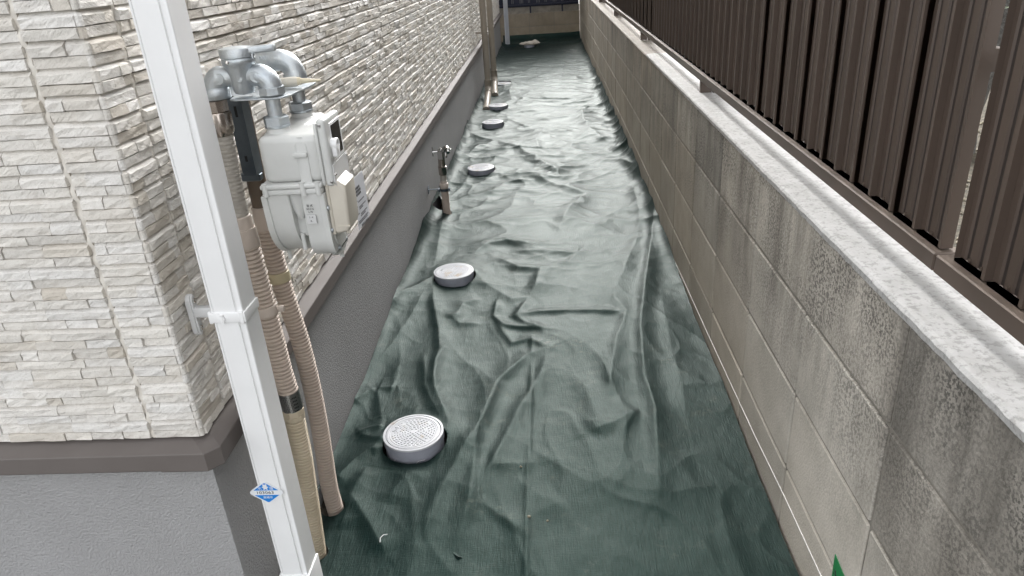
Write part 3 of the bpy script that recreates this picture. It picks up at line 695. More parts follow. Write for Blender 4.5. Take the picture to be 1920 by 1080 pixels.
# small litter on the sheet
bm = BM(); fl = [(-0.276, 1.262, .016), (-0.254, 1.250, .017), (-0.243, 1.226, .020), (-0.252, 1.222, .026), (-0.264, 1.236, .022)]
prism(bm, fl, (0, 0, 0.0012)); tag(obj('sheet_scrap', bm, M['sheet']), 'small folded green offcut lying on the sheet in the foreground', 'offcut')
hz = lambda x, y: float(sheet_height(np.array([[x]]), np.array([[y]]))[0, 0])
bm = BM(); rings(bm, [(-0.443, 1.262, hz(-.443, 1.262) + .003), (-0.445, 1.275, hz(-.445, 1.275) + .004), (-0.440, 1.287, hz(-.44, 1.287) + .004), (-0.431, 1.290, hz(-.431, 1.29) + .003)], [.0009] * 4, 6)
tag(obj('thread', bm, M['whiteplastic']), 'short white thread lying on the sheet near the hoses', 'thread')
prn = random.Random(9)
for (x, y, s, lb) in ((-0.091, 1.356, .0042, 'pale pebble on the sheet right of the packing crease'), (-0.045, 1.345, .0026, 'tiny pale pebble right of the larger pale pebble'), (-0.117, 1.55, .003, 'small pale pebble on the sheet beside the packing crease, right of the nearest chamber')):
    bm = BM(); bmesh.ops.create_icosphere(bm, subdivisions=2, radius=s)
    for v in bm.verts: v.co = Vector((v.co.x * 1.2, v.co.y, v.co.z * .75)) * prn.uniform(.85, 1.1) + Vector((x, y, hz(x, y) + s * .5))
    tag(obj('pebble', bm, M['pebble']), lb, 'pebble')

# ================================================================== INSPECTION CHAMBERS
def chamber(x, y, zl, label, detail):
    rt = root('inspection_chamber', label, 'drain cover', (x, y, 0), 'drain chambers through the sheet')
    bm = BM(); lathe(bm, (x, y, 0), [(.084, -.04), (.084, zl - .0235), (.0865, zl - .0225), (.0865, zl - .0015), (.0850, zl), (.0795, zl), (.0795, zl - .004), (.01, zl - .004)], 56)
    obj('riser', bm, M['riser'], rt, smooth=40)
    bm = BM(); zz = zl - .0035; pr = [(.078, zz), (.078, zl + .0008), (.0772, zl + .0014), (.0705, zl + .0014), (.0700, zl + .0004), (.0690, zl + .0004), (.0685, zl + .0014), (.066, zl + .0014), (.0655, zl + .0006)]
    if detail: pr += [(.002, zl + .0006)]
    else: pr += [(.002, zl + .0008)]
    lathe(bm, (x, y, 0), pr, 56); ld = obj('lid', bm, M['lid'], rt, smooth=40)
    bm = BM(); lathe(bm, (x, y, 0), [(.0868, zl - .004), (.0868, zl + .0010), (.0855, zl + .0016), (.0802, zl + .0016), (.0797, zl + .0010), (.0797, zl - .004)], 56); obj('rim', bm, M['lid'], rt, smooth=40)
    bm = BM(); cr = random.Random(int(y * 100))
    for r_, n in ((.0605, 34), (.053, 30), (.0455, 25), (.038, 21), (.0305, 17), (.023, 12), (.0155, 8), (.008, 4)):
        for k in range(n):
            a = 2 * math.pi * (k + (0.5 if int(r_ * 1e4) % 2 else 0)) / n
            if r_ > .045 and (abs(math.sin((a - 2.9) / 2)) < .10): continue
            if cr.random() < .05: continue
            c, s = math.cos(a), math.sin(a); mt = Matrix(((-s, c, 0, x + r_ * c), (c, s, 0, y + r_ * s), (0, 0, 1, zl + .0012), (0, 0, 0, 1)))
            bmesh.ops.create_cube(bm, size=1.0, matrix=mt @ Matrix.Diagonal((.0064, .0032, .0020, 1)))
    for a in (2.9,):
        c, s = math.cos(a), math.sin(a)
        for (du, dv, lu, lv) in ((0, .007, .018, .0012), (0, -.007, .018, .0012), (.009, 0, .0012, .014), (-.009, 0, .0012, .014), (-.004, 0, .003, .006), (.003, 0, .004, .006)):
            px, py = x + .055 * c + du * -s + dv * c, y + .055 * s + du * c + dv * s
            mt = Matrix(((-s, c, 0, px), (c, s, 0, py), (0, 0, 1, zl + .0012), (0, 0, 0, 1))); bmesh.ops.create_cube(bm, size=1.0, matrix=mt @ Matrix.Diagonal((lu, lv, .0018, 1)))
    o = obj('raised_pattern', bm, M['lid'], ld); o['kind'] = 'stuff'
LB = ['rust flecked round grey drain cover nearest the viewer, left of the sheet', 'round grey drain cover, second from the viewer, beyond the gas meter', 'round grey drain cover just beyond the garden tap', 'round grey drain cover in front of the foot of the taupe downpipes', 'round grey drain cover right beside the foot of the nearer taupe downpipe', 'small looking pale drain cover beside the foot of the farther taupe downpipe']
for (x, y), zl, lb in zip(CHAMB, (.058, .055, .055, .058, .050, .045), LB): chamber(x, y, zl, lb, True)
# loose threads on the nearest cover
bm = BM(); cx, cy = CHAMB[0]
def on_r(a, z, r=.0885): return (cx + math.cos(R(a)) * r, cy + math.sin(R(a)) * r, z)
rings(bm, [on_r(218, .012), on_r(226, .008), on_r(234, .010), on_r(241, .021)], [.0007] * 4, 6); rings(bm, [on_r(281, .014), on_r(286, .022), on_r(298, .021)], [.0007] * 3, 6)
tag(obj('thread', bm, M['whiteplastic']), 'frayed pale threads clinging to the side of the nearest drain cover', 'thread')
# crumpled rag at the far end with the cover under it
x, y = -0.285, 11.33
rt = root('inspection_chamber', 'far drain cover hidden under the crumpled rag', 'drain cover', (x, y, 0), 'drain chambers through the sheet')
bm = BM(); lathe(bm, (x, y, 0), [(.0865, -.04), (.0865, .050), (.085, .052)], 32); obj('riser', bm, M['riser'], rt, smooth=40)
bm = BM(); bmesh.ops.create_icosphere(bm, subdivisions=4, radius=1.0)
for v in bm.verts:
    p = v.co.copy(); n = math.sin(p.x * 7 + 1) * math.cos(p.y * 6) * .12 + math.sin(p.x * 15 + p.z * 9) * .06 + math.sin(p.y * 19 + p.x * 5) * .04
    bump_ = math.exp(-((p.x - .62) ** 2 + (p.y) ** 2) / .06) * 1.2 + math.exp(-((p.x - .15) ** 2 + p.y ** 2) / .2) * .25
    v.co = Vector((x + p.x * (.155 + n * .06), y + p.y * .09 * (1 + n), .064 + p.z * .024 * (1 + n * 2) + (bump_ * .032 if p.z > 0 else 0)))
tag(obj('rag', bm, M['rag'], smooth=60), 'crumpled off white rag lying on the sheet near the far end wall', 'rag')

# ================================================================== WHITE DOWNPIPE AT THE HOUSE CORNER
wp = root('downpipe', 'white square downpipe with a blue sticker at the near house corner', 'downpipe', (-0.575, 1.11, 0))
pr = [(-.604, 1.0845), (-.6025, 1.0815), (-.5995, 1.0815), (-.5990, 1.0835), (-.5978, 1.0835), (-.5970, 1.0800), (-.5585, 1.0800), (-.5575, 1.0832), (-.5490, 1.0832), (-.5478, 1.0806), (-.5462, 1.0806), (-.5450, 1.0825), (-.5450, 1.1365), (-.5465, 1.138), (-.6025, 1.138), (-.604, 1.1365)]
bm = BM(); prism(bm, [(x, y, -0.03) for x, y in pr], (0, 0, 3.2)); obj('pipe', bm, M['whiteplastic'], wp, smooth=30)
bm = BM(); box(bm, -.6075, -.5415, 1.0765, 1.1415, -.03, .128, .002, 2); obj('socket', bm, M['whiteplastic'], wp, smooth=40)
bm = BM(); box(bm, -.6068, -.5422, 1.0770, 1.1408, .7300, .7490, .0012, 2)
box(bm, -.6095, -.603, 1.0785, 1.090, .7275, .7515, .002, 2); box(bm, -.553, -.545, 1.0755, 1.080, .7285, .7505, .001, 1)
sp = obj('strap', bm, M['whiteplastic'], wp, smooth=40)
bm = BM(); cyl(bm, (-.583, 1.0775, .739), (-.583, 1.0735, .739), .0048, 14); cyl(bm, (-.583, 1.076, .730), (-.583, 1.076, .747), .0034, 12); obj('clamp_screw', bm, M['whiteplastic'], sp, smooth=40)
bm = BM(); box(bm, -.646, -.605, 1.098, 1.114, .731, .750, .003, 2)
ring_ = arc((0, 1.106, .764), (0, 1, 0), (0, 0, 1), .0105, 0, 180, 10) + arc((0, 1.106, .705), (0, 1, 0), (0, 0, 1), .0105, 180, 360, 10)
prism(bm, [(-.6535, p.y, p.z) for p in ring_], (.0085, 0, 0), .0015, 2)
prism(bm, [(-.6455, 1.106 + (p.y - 1.106) * .6, p.z) for p in ring_], (.003, 0, 0), .001, 1)
br = obj('wall_bracket', bm, M['greyplastic'], wp, smooth=40)
for z in (.762, .708):
    bm = BM(); lathe(bm, (-.6425, 1.106, z), [(.0052, 0), (.0052, .0015), (.0035, .0025), (.0012, .0018)], 14, (1, 0, 0)); obj('screw', bm, M['chrome'], br, smooth=40)
# sticker
def dia(cx, cz, hw_, hh, rr, y, cl=None):
    P = []
    for (sx, sz, a0) in ((1, 0, -1), (0, 1, 0), (-1, 0, 1), (0, -1, 2)):
        P.append((cx + sx * hw_, cz + sz * hh))
    out = []
    for i in range(4):
        p0, p1, p2 = P[i - 1], P[i], P[(i + 1) % 4]
        for t in np.linspace(0, 1, 5):
            a = (p1[0] + (p0[0] - p1[0]) * rr, p1[1] + (p0[1] - p1[1]) * rr); c = (p1[0] + (p2[0] - p1[0]) * rr, p1[1] + (p2[1] - p1[1]) * rr)
            out.append(((1 - t) ** 2 * a[0] + 2 * t * (1 - t) * p1[0] + t * t * c[0], y, (1 - t) ** 2 * a[1] + 2 * t * (1 - t) * p1[1] + t * t * c[1]))
    return out
SX, SZ, SY = -.5870, .3510, 1.0792
bm = BM(); prism(bm, dia(SX, SZ, .0375, .0285, .22, SY), (0, -.0007, 0)); stk = obj('sticker', bm, M['whiteprint'], wp); stk['label'] = 'white and blue diamond sticker with a number'
bm = BM(); prism(bm, [(SX - .0250, SY - .0008, SZ + .0058), (SX + .0250, SY - .0008, SZ + .0058), (SX + .003, SY - .0008, SZ + .0225), (SX, SY - .0008, SZ + .0238), (SX - .003, SY - .0008, SZ + .0225)], (0, -.0003, 0))
prism(bm, [(SX - .0250, SY - .0008, SZ - .0058), (SX + .0250, SY - .0008, SZ - .0058), (SX + .003, SY - .0008, SZ - .0225), (SX, SY - .0008, SZ - .0238), (SX - .003, SY - .0008, SZ - .0225)], (0, -.0003, 0)); obj('blue_print', bm, M['blueprint'], stk)
yy = SY - .0013
bm = BM(); cz = SZ + .0140
for a in (0, 60, 120): 
    c, s = math.cos(R(a)), math.sin(R(a)); L_, w = (.0072 if a == 0 else .0082), .0020
    bm.faces.new([bm.verts.new((SX + u * c - v * s, yy, cz + u * s + v * c)) for u, v in ((-L_, 0), (-L_ * .5, -w), (L_ * .5, -w), (L_, 0), (L_ * .5, w), (-L_ * .5, w))]); yy -= .00005
prism(bm, [(SX - .0042, yy - .0001, cz + .0082), (SX - .0028, yy - .0001, cz + .0050), (SX + .0028, yy - .0001, cz + .0050), (SX + .0042, yy - .0001, cz + .0082), (SX, yy - .0001, cz + .0062)], (0, -.0001, 0))
obj('emblem', bm, M['whiteprint'], stk)
text('lettering', '水', .0086, M['whiteprint'], stk, (SX - .0118, SY - .0012, SZ + .0108), (1, 0, 0), (0, 0, 1), .00008)
text('lettering', '道', .0086, M['whiteprint'], stk, (SX + .0118, SY - .0012, SZ + .0108), (1, 0, 0), (0, 0, 1), .00008)
text('lettering', '103063', .0098, M['black'], stk, (SX - .003, SY - .0009, SZ), (1, 0, 0), (0, 0, 1), .00008, sx=1.25)
text('lettering', '高槻市', .0066, M['whiteprint'], stk, (SX + .001, SY - .0012, SZ - .0120), (1, 0, 0), (0, 0, 1), .00008)

# ================================================================== HOSES
def corr_path(ctrl, step):
    P = [Vector(p) for p in ctrl]; out = []
    for i in range(len(P) - 1):
        p0, p1, p2, p3 = P[max(i - 1, 0)], P[i], P[i + 1], P[min(i + 2, len(P) - 1)]; n = 24
        for k in range(n):
            t = k / n; out.append(0.5 * ((2 * p1) + (p2 - p0) * t + (2 * p0 - 5 * p1 + 4 * p2 - p3) * t * t + (3 * p1 - p0 - 3 * p2 + p3) * t ** 3))
    out.append(P[-1]); res = [out[0]]; acc = 0.0; last = out[0]
    for q in out[1:]:
        while True:
            L_ = (q - last).length
            if acc + L_ < step: acc += L_; last = q; break
            last = last + (q - last) * ((step - acc) / L_); acc = 0.0; res.append(last.copy())
    return res
def hose(ctrl, r, amp, pitch, n=22):
    P = corr_path(ctrl, pitch / 5); sh = (0.0, 0.8, 1.0, 1.0, 0.8); bm = BM()
    return rings(bm, P, [r - amp + amp * sh[i % 5] for i in range(len(P))], n)
def hexr(bm, a, b, r): return rings(bm, [a, b], [r, r], 6)
ha = root('gas_hose', 'corrugated hose in taupe and cream sections, with steel sleeve, nearest the white downpipe', 'hose', (-0.595, 1.25, 0), 'hoses below the gas meter')
A_ = lambda z: (float(np.interp(z, [-.05, .1, .3, .45, .52, .67, .8, .87, 1.03], [-.600, -.590, -.5775, -.574, -.579, -.5835, -.589, -.594, -.590])), 1.25, z)
bm = BM(); hexr(bm, A_(1.062), A_(1.083), .0235); lathe(bm, (A_(1.05)[0], 1.25, 0), [(.019, 1.083), (.019, 1.087)], 24); bmesh.ops.bevel(bm, geom=bm.edges[:], offset=.0012, segments=1, affect='EDGES'); nn_ = obj('union_nut', bm, M['nickel'], ha, smooth=30)
bm = BM(); lathe(bm, (A_(1.05)[0], 1.25, 0), [(.0195, 1.020), (.0235, 1.027), (.0240, 1.033), (.0240, 1.058), (.0225, 1.0615), (.020, 1.0622)], 36); obj('fitting', bm, M['nickel'], ha, smooth=35)
bm = hose([A_(z) for z in (1.026, .98, .93, .862)], .0188, .0011, .0075); obj('sheath', bm, M['hosegrey'], ha, smooth=70)
bm = BM(); rings(bm, [A_(.868), A_(.866), A_(.846), A_(.843), A_(.8425), A_(.808), A_(.8055)], [.0195, .0212, .0212, .0214, .0238, .0238, .0222], 32); obj('coupling', bm, M['coupling'], ha, smooth=35)
bm = hose([A_(z) for z in (.808, .74, .67, .6, .52, .473)], .0217, .0060, .0086); obj('sheath', bm, M['hosepink'], ha, smooth=70)
bm = BM(); rings(bm, [A_(.4765), A_(.432)], [.0219, .0219], 36); sl = obj('steel_sleeve', bm, M['steelsleeve'], ha, smooth=40)
bm = BM()
for i in range(9):
    for j in range(26):
        z = .471 - i * .0045; a = 2 * math.pi * (j + .5 * (i % 2)) / 26; c = A_(z)
        if 300 < math.degrees(a) < 345: continue
        p = Vector((c[0] + .02195 * math.cos(a), 1.25 + .02195 * math.sin(a), z)); d = Vector((math.cos(a), math.sin(a), 0)); cyl(bm, p, p + d * .0001, .0011, 6)
for i in range(5):
    for j in range(3):
        a = R(306 + j * 9); z = .468 - i * .008; c = A_(z); p = Vector((c[0] + .0221 * math.cos(a), 1.25 + .0221 * math.sin(a), z)); w = Vector((-math.sin(a), math.cos(a), 0))
        bm.faces.new([bm.verts.new(p + w * u + Vector((0, 0, v))) for u, v in ((-.0012, -.002), (.0014, -.002), (.0010, .002), (-.0014, .0012))])
o = obj('punched_holes', bm, M['black'], sl); o['kind'] = 'stuff'
bm = BM(); rings(bm, [A_(.4335), A_(.432), A_(.420), A_(.418)], [.0222, .0238, .0238, .0222], 8); rings(bm, [A_(.4185), A_(.410)], [.0225, .0225], 28); obj('connector', bm, M['hosecream'], ha, smooth=30)
bm = hose([A_(z) for z in (.412, .36, .3, .2, .1, -.045)], .0216, .0062, .0080); obj('sheath', bm, M['hosecream'], ha, smooth=70)
bm = BM(); rings(bm, [A_(.680), A_(.679), A_(.661), A_(.660)], [.0220, .0232, .0232, .0220], 32); box(bm, -.5605, -.546, 1.246, 1.254, .664, .6765, .002, 2); box(bm, -.6470, -.602, 1.244, 1.256, .664, .676, .002, 2); obj('saddle_band', bm, M['coupling'], ha, smooth=40)

hb = root('gas_hose', 'taupe corrugated hose running down behind the gas meter, ending in a cut in the sheet', 'hose', (-0.594, 1.40, 0), 'hoses below the gas meter')
B_ = lambda z: (float(np.interp(z, [-.05, .05, .1, .25, .37, .52, .6, .68, .8, 1.06], [-.586, -.594, -.595, -.588, -.585, -.590, -.599, -.607, -.611, -.612])), 1.40, z)
bm = BM(); hexr(bm, B_(1.045), B_(1.068), .0235); obj('union_nut', bm, M['nickel'], hb, smooth=30)
bm = BM(); rings(bm, [B_(1.048), B_(.90), B_(.83)], [.0205, .0195, .0190], 24); obj('wrapping', bm, M['tape'], hb, smooth=50)
bm = BM(); rings(bm, [B_(.838), B_(.836), B_(.790), B_(.788)], [.0205, .0225, .0225, .021], 32); obj('coupling', bm, M['coupling'], hb, smooth=35)
bm = hose([B_(z) for z in (.79, .72, .65, .58, .5, .4, .3, .2, .1, .04, -.045)], .0213, .0060, .0086); obj('sheath', bm, M['hosepink'], hb, smooth=70)
bm = BM(); rings(bm, [B_(.688), B_(.686), B_(.666), B_(.664)], [.0215, .0232, .0232, .0215], 32); box(bm, -.655, -.615, 1.394, 1.408, .668, .684, .003, 2); obj('saddle_band', bm, M['yellowband'], hb, smooth=40)

# ================================================================== GAS PIPE FITTINGS
gp = root('gas_fitting', 'galvanised gas cock with elbows and mounting plate above the meter', 'gas fitting', (-0.62, 1.32, 1.08))
VX = -.531
bm = BM(); pth = [Vector((-.583, 1.25, 1.098))] + [Vector(p) for p in arc((-.563, 1.25, 1.1005), (-1, 0, 0), (0, 0, 1), .0195, 0, 90, 8)] + [Vector((-.545, 1.25, 1.1200))]
rings(bm, pth, [.0205, .0205] + [.0200] * 7 + [.0175, .0165], 24); lathe(bm, (-.583, 1.25, 0), [(.0225, 1.084), (.0245, 1.086), (.0245, 1.099), (.0225, 1.102), (.0205, 1.104)], 24); obj('elbow', bm, M['galv'], gp, smooth=45)
bm = BM(); lathe(bm, (VX, 1.25, 0), [(.012, 1.0905), (.0165, 1.092), (.0185, 1.097), (.0200, 1.110), (.0235, 1.134), (.0270, 1.141), (.0282, 1.143), (.0282, 1.1495), (.027, 1.151)], 36); obj('cock_body', bm, M['galv'], gp, smooth=40)
bm = BM(); lathe(bm, (VX, 1.25, 0), [(.0272, 1.151), (.0292, 1.152), (.0292, 1.1640), (.0280, 1.1665), (.022, 1.1680), (.002, 1.1684)], 40)
prism(bm, [(VX + .012, 1.2355, 1.1555), (VX + .062, 1.2415, 1.1575), (VX + .0675, 1.2455, 1.158), (VX + .0675, 1.2545, 1.158), (VX + .062, 1.2585, 1.1575), (VX + .012, 1.2645, 1.1555)], (0, 0, .0115), .0022, 2)
cyl(bm, (VX + .032, 1.236, 1.157), (VX + .032, 1.236, 1.148), .0022, 10); cyl(bm, (VX + .030, 1.243, 1.157), (VX + .030, 1.243, 1.146), .0018, 10)
obj('cock_handle', bm, M['galv'], gp, smooth=40)
bm = BM(); lathe(bm, (VX - .008, 1.2235, 1.1465), [(.003, 0), (.0032, .0028), (.0018, .004)], 12, (0, -1, 0)); obj('stop_screw', bm, M['chrome'], gp, smooth=40)
bm = BM(); lathe(bm, (VX + .004, 1.2310, 1.116), [(.0048, 0), (.0046, .0016), (.0034, .0022), (.003, .0016), (.0005, .0016)], 16, (0, -1, 0)); obj('boss', bm, M['galv'], gp, smooth=40)
bm = BM(); pth = [Vector((-.520, 1.25, 1.1200))] + [Vector(p) for p in arc((-.504, 1.25, 1.0995), (0, 0, 1), (1, 0, 0), .0205, 0, 90, 9)] + [Vector((-.4835, 1.25, 1.094))]
rings(bm, pth, [.0160, .0185] + [.0195] * 8 + [.0195], 24); rings(bm, [(-.4835, 1.25, 1.0995), (-.4835, 1.25, 1.0870)], [.0235, .0235], 8); obj('elbow', bm, M['galv'], gp, smooth=40)
for (x, s) in ((-.5655, 'Z'), (-.5005, 'H')):
    bm = BM(); lathe(bm, (x, 1.2325, 1.119), [(.0098, -.004), (.0098, .0002), (.009, .0012), (.0005, .0012)], 24, (0, -1, 0)); d_ = obj('marked_disc', bm, M['galv'], gp, smooth=40)
    text('lettering', s, .010, M['galv'], d_, (x, 1.2313, 1.119), (1, 0, 0), (0, 0, 1), .0004, bold=.0002)
bm = BM(); prism(bm, [(-.604, 1.285, 1.0808), (-.560, 1.272, 1.0808), (-.555, 1.236, 1.0808), (-.545, 1.229, 1.0808), (-.478, 1.229, 1.0808), (-.462, 1.236, 1.0808), (-.452, 1.258, 1.0808), (-.446, 1.345, 1.0808), (-.4475, 1.385, 1.0808), (-.456, 1.409, 1.0808), (-.475, 1.415, 1.0808), (-.640, 1.415, 1.0808), (-.640, 1.300, 1.0808)], (0, 0, .0032), .0008, 1); obj('mounting_plate', bm, M['galv'], gp, smooth=30)
# outlet elbow behind
bm = BM(); pth = [Vector((-.612, 1.40, 1.0845))] + [Vector(p) for p in arc((-.588, 1.398, 1.1025), (-1, 0, 0), (0, 0, 1), .0245, 0, 90, 8)] + [Vector((-.56, 1.395, 1.1275)), Vector((-.53, 1.39, 1.1275))] + [Vector(p) for p in arc((-.513, 1.387, 1.1005), (0, 0, 1), (1, 0, 0), .0275, 0, 90, 10)] + [Vector((-.4855, 1.386, 1.0850))]
rings(bm, pth, [.020] * (len(pth) - 3) + [.0205, .022, .022], 26); outp = obj('outlet_elbow', bm, M['galv'], gp, smooth=60)
text('lettering', '000', .011, M['galv'], outp, (-.536, 1.3722, 1.1345), (1, 0, 0), (0, .35, .94), .0008, bold=.0003)
# steel wall bracket (channel) and its foot
bm = BM(); box(bm, -.599, -.572, 1.318, 1.322, .925, 1.0806); box(bm, -.599, -.596, 1.3225, 1.352, .925, 1.0806); box(bm, -.575, -.572, 1.3225, 1.352, .925, 1.0806)
wb = obj('wall_bracket', bm, M['galvdark'], gp)
bm = BM(); box(bm, -.650, -.572, 1.330, 1.348, .910, .9245, .002, 1); box(bm, -.6535, -.6505, 1.30, 1.38, .86, 1.06); obj('bracket_foot', bm, M['galvdark'], gp)
bm = BM()
for z in (1.054, 1.045, .96): prism(bm, [(-.588, 1.3178, z - .007), (-.583, 1.3178, z - .007), (-.583, 1.3178, z + .004), (-.588, 1.3178, z + .004)], (0, -.0002, 0))
o = obj('slot', bm, M['black'], wb)

# ================================================================== GAS METER
gm = root('gas_meter', 'pale grey gas meter with a lens window, hung from two pipe unions on the wall', 'gas meter', (-0.45, 1.32, 0.79))
for y in (1.25, 1.386):
    bm = BM(); lathe(bm, (-.4855, y, 0), [(.0125, 1.045), (.0130, 1.0805)], 24); obj('nipple', bm, M['galv'], gm, smooth=40)
    bm = BM(); rings(bm, [(-.4855, y, 1.0495), (-.4855, y, 1.0475), (-.4855, y, 1.0345), (-.4855, y, 1.0325)], [.0205, .0232, .0232, .0205], 6); lathe(bm, (-.4855, y, 0), [(.0205, 1.0295), (.0222, 1.0305), (.0222, 1.0335), (.0205, 1.0345)], 28); obj('union_nut', bm, M['galv'], gm, smooth=25)
bm = BM(); box(bm, -.512, -.403, 1.2055, 1.308, .938, 1.022, .013, 5); box(bm, -.511, -.448, 1.25, 1.426, .938, 1.0215, .013, 5)
for y in (1.25, 1.386): lathe(bm, (-.4855, y, 0), [(.029, 1.008), (.026, 1.018), (.0205, 1.0235), (.0195, 1.030)], 32)
prism(bm, [(-.4885 + .043, 1.2030, .935), (-.4455 - .0 + .020, 1.2030, .935), (-.4255, 1.2030, 1.004), (-.4305, 1.2085, 1.0195), (-.4405, 1.2085, 1.0195), (-.4455, 1.2030, 1.004)], (0, .01, 0), .0012, 1)
box(bm, -.4505, -.4250, 1.1990, 1.206, .984, .993, .0022, 2)
obj('upper_case', bm, M['meter'], gm, smooth=40)
bm = BM(); box(bm, -.5205, -.4085, 1.198, 1.312, .9290, .9380, .003, 3); box(bm, -.5190, -.4100, 1.2005, 1.310, .9175, .9285, .003, 3); box(bm, -.5195, -.446, 1.25, 1.430, .9180, .9376, .003, 3); fl_ = obj('flange', bm, M['meter'], gm, smooth=40)
for x in (-.512, -.4435, -.416):
    bm = BM(); cyl(bm, (x, 1.2015, .9165), (x, 1.2015, .9405), .0052, 14); obj('flange_boss', bm, M['meter'], fl_, smooth=40)
def lobe(x0, x1, y0, y1, zt, zb, bev, rr=.085):
    pts = [(x0, y0 - .0, zt), (x0, y0 + .004, zb + rr)] + [(x0, p.y, p.z) for p in arc((0, y0 + .004 + rr, zb + rr), (0, -1, 0), (0, 0, -1), rr, 0, 90, 10)[1:]] + [(x0, p.y, p.z) for p in arc((0, y1 - .004 - rr, zb + rr), (0, 0, -1), (0, 1, 0), rr, 0, 90, 10)] + [(x0, y1, zt)]
    bm = BM(); prism(bm, pts, (x1 - x0, 0, 0), bev, 3); return bm
bm = lobe(-.5215, -.4740, 1.204, 1.424, .9175, .786, .0055); obj('bellows_case', bm, M['meter'], gm, smooth=40)
bm = lobe(-.5240, -.5125, 1.201, 1.427, .9170, .7835, .0022); obj('bellows_rim', bm, M['meter'], gm, smooth=40)
bm = lobe(-.4520, -.4130, 1.204, 1.312, .9175, .786, .0055, .046); obj('bellows_case', bm, M['meter'], gm, smooth=40)
bm = lobe(-.4190, -.4085, 1.201, 1.315, .9170, .7835, .0022, .046); obj('bellows_rim', bm, M['meter'], gm, smooth=40)
bm = lobe(-.4120, -.4060, 1.214, 1.304, .907, .797, .0035, .046); cv_ = obj('bellows_cover', bm, M['meter'], gm, smooth=40)
for (y, z) in ((1.2105, .888), (1.2125, .845), (1.236, .800), (1.283, .800)):
    bm = BM(); lathe(bm, (-.4085, y, z), [(.0045, 0), (.0045, .003), (.003, .0042)], 12, (1, 0, 0)); obj('cover_screw', bm, M['galv'], cv_, smooth=40)
bm = BM(); box(bm, -.476, -.450, 1.226, 1.31, .83, .9174, .004, 2); lathe(bm, (-.4635, 1.2225, 0), [(.006, .868), (.012, .885), (.0165, .9174)], 24); cyl(bm, (-.468, 1.222, .806), (-.468, 1.222, .838), .0042, 12); obj('centre_case', bm, M['meter'], gm, smooth=40)
for x in (-.5165, -.4135):
    bm = BM(); cyl(bm, (x, 1.262, .790), (x, 1.262, .772), .0040, 10); obj('bottom_lug', bm, M['meter'], gm, smooth=40)
# front cover with the window
bm = BM(); box(bm, -.4090, -.4035, 1.2075, 1.306, .930, 1.040, .002, 2); box(bm, -.4040, -.3880, 1.2095, 1.303, .927, 1.046, .006, 4); fc_ = obj('index_cover', bm, M['meter'], gm, smooth=40)
bm = BM(); box(bm, -.3884, -.3868, 1.231, 1.298, .969, 1.035, .001, 1); obj('window_frame', bm, M['whiteplastic'], fc_)
bm = BM(); box(bm, -.3872, -.3862, 1.236, 1.289, .975, 1.030); w_ = obj('window', bm, M['meterdark'], fc_)
bm = BM(); lathe(bm, (-.3866, 1.232, .998), [(.0105, -.002), (.0115, .0085), (.0105, .010), (.0080, .010), (.0080, .004), (.001, .004)], 28, (1, 0, 0)); box(bm, -.3872, -.3775, 1.2215, 1.2425, .9775, .998, .002, 2); obj('lens_hood', bm, M['whiteplastic'], fc_, smooth=40)
bm = BM(); cyl(bm, (-.3832, 1.232, .998), (-.3824, 1.232, .998), .0079, 24); obj('lens', bm, M['meterdark'], fc_)
bm = BM(); prism(bm, [(-.3866, 1.210, .966), (-.3866, 1.304, .968), (-.3866, 1.304, .928), (-.3866, 1.213, .928), (-.3866, 1.207, .936)], (.0012, 0, 0)); pl_ = obj('cover_plate', bm, M['greyplastic'], gm)
for p in ((-.3853, 1.214, .948), (-.3853, 1.300, .962), (-.3980, 1.2092, 1.036), (-.3920, 1.2092, .936)):
    bm = BM(); lathe(bm, p, [(.0028, 0), (.0028, .0016), (.002, .0024)], 12, (1, 0, 0) if p[0] > -.386 else (0, -1, 0)); obj('screw', bm, M['chrome'], gm, smooth=40)
# print on the meter body
def print_rows(name, org, right, up, rows, par, m, hgt, gapz):
    bm = BM(); o3, r, u = Vector(org), Vector(right), Vector(up); pr_ = random.Random(len(rows) + int(hgt * 1e5))
    for i, (x0, x1) in enumerate(rows):
        x = x0
        while x < x1:
            w = pr_.uniform(.6, 1.1) * hgt; w = min(w, x1 - x)
            if w > hgt * .3:
                z = -i * gapz; k = pr_.random()
                q = [(x, z), (x + w * .8, z), (x + w * .8, z - hgt), (x, z - hgt)]
                bm.faces.new([bm.verts.new(o3 + r * a + u * b) for a, b in q])
            x += w + hgt * .12
    o = obj(name, bm, m, par); o['kind'] = 'stuff'; return o
sx0 = -.4500
bm = BM(); box(bm, sx0 + .003, sx0 + .020, 1.2015, 1.2040, .8625, .8790); lb_ = obj('plate_label', bm, M['greyplastic'], gm)
text('lettering', '型 式', .0050, M['black'], gm, (sx0 + .0115, 1.2036, .8955), (1, 0, 0), (0, 0, 1), .0001); text('lettering', '50·C·G', .0046, M['black'], gm, (sx0 + .0115, 1.2036, .8895), (1, 0, 0), (0, 0, 1), .0001)
text('lettering', 'L.78', .0046, M['black'], gm, (sx0 + .0115, 1.2036, .8838), (1, 0, 0), (0, 0, 1), .0001); text('lettering', 'S  A', .0044, M['black'], lb_, (sx0 + .0115, 1.2013, .8745), (1, 0, 0), (0, 0, 1), .0001); text('lettering', 'K.', .0050, M['black'], lb_, (sx0 + .0115, 1.2013, .8675), (1, 0, 0), (0, 0, 1), .0001)
bm = BM(); box(bm, -.4062, -.4056, 1.226, 1.286, .832, .892); rl_ = obj('rating_label', bm, M['greyplastic'], gm)
print_rows('fine_print', (-.4053, 1.230, .888), (0, 1, 0), (0, 0, 1), [(0, .050), (.002, .046), (0, .048), (.01, .04), (0, .0), (.0, .012), (.018, .030), (.034, .05)], rl_, M['greyprint'], .0032, .0062)
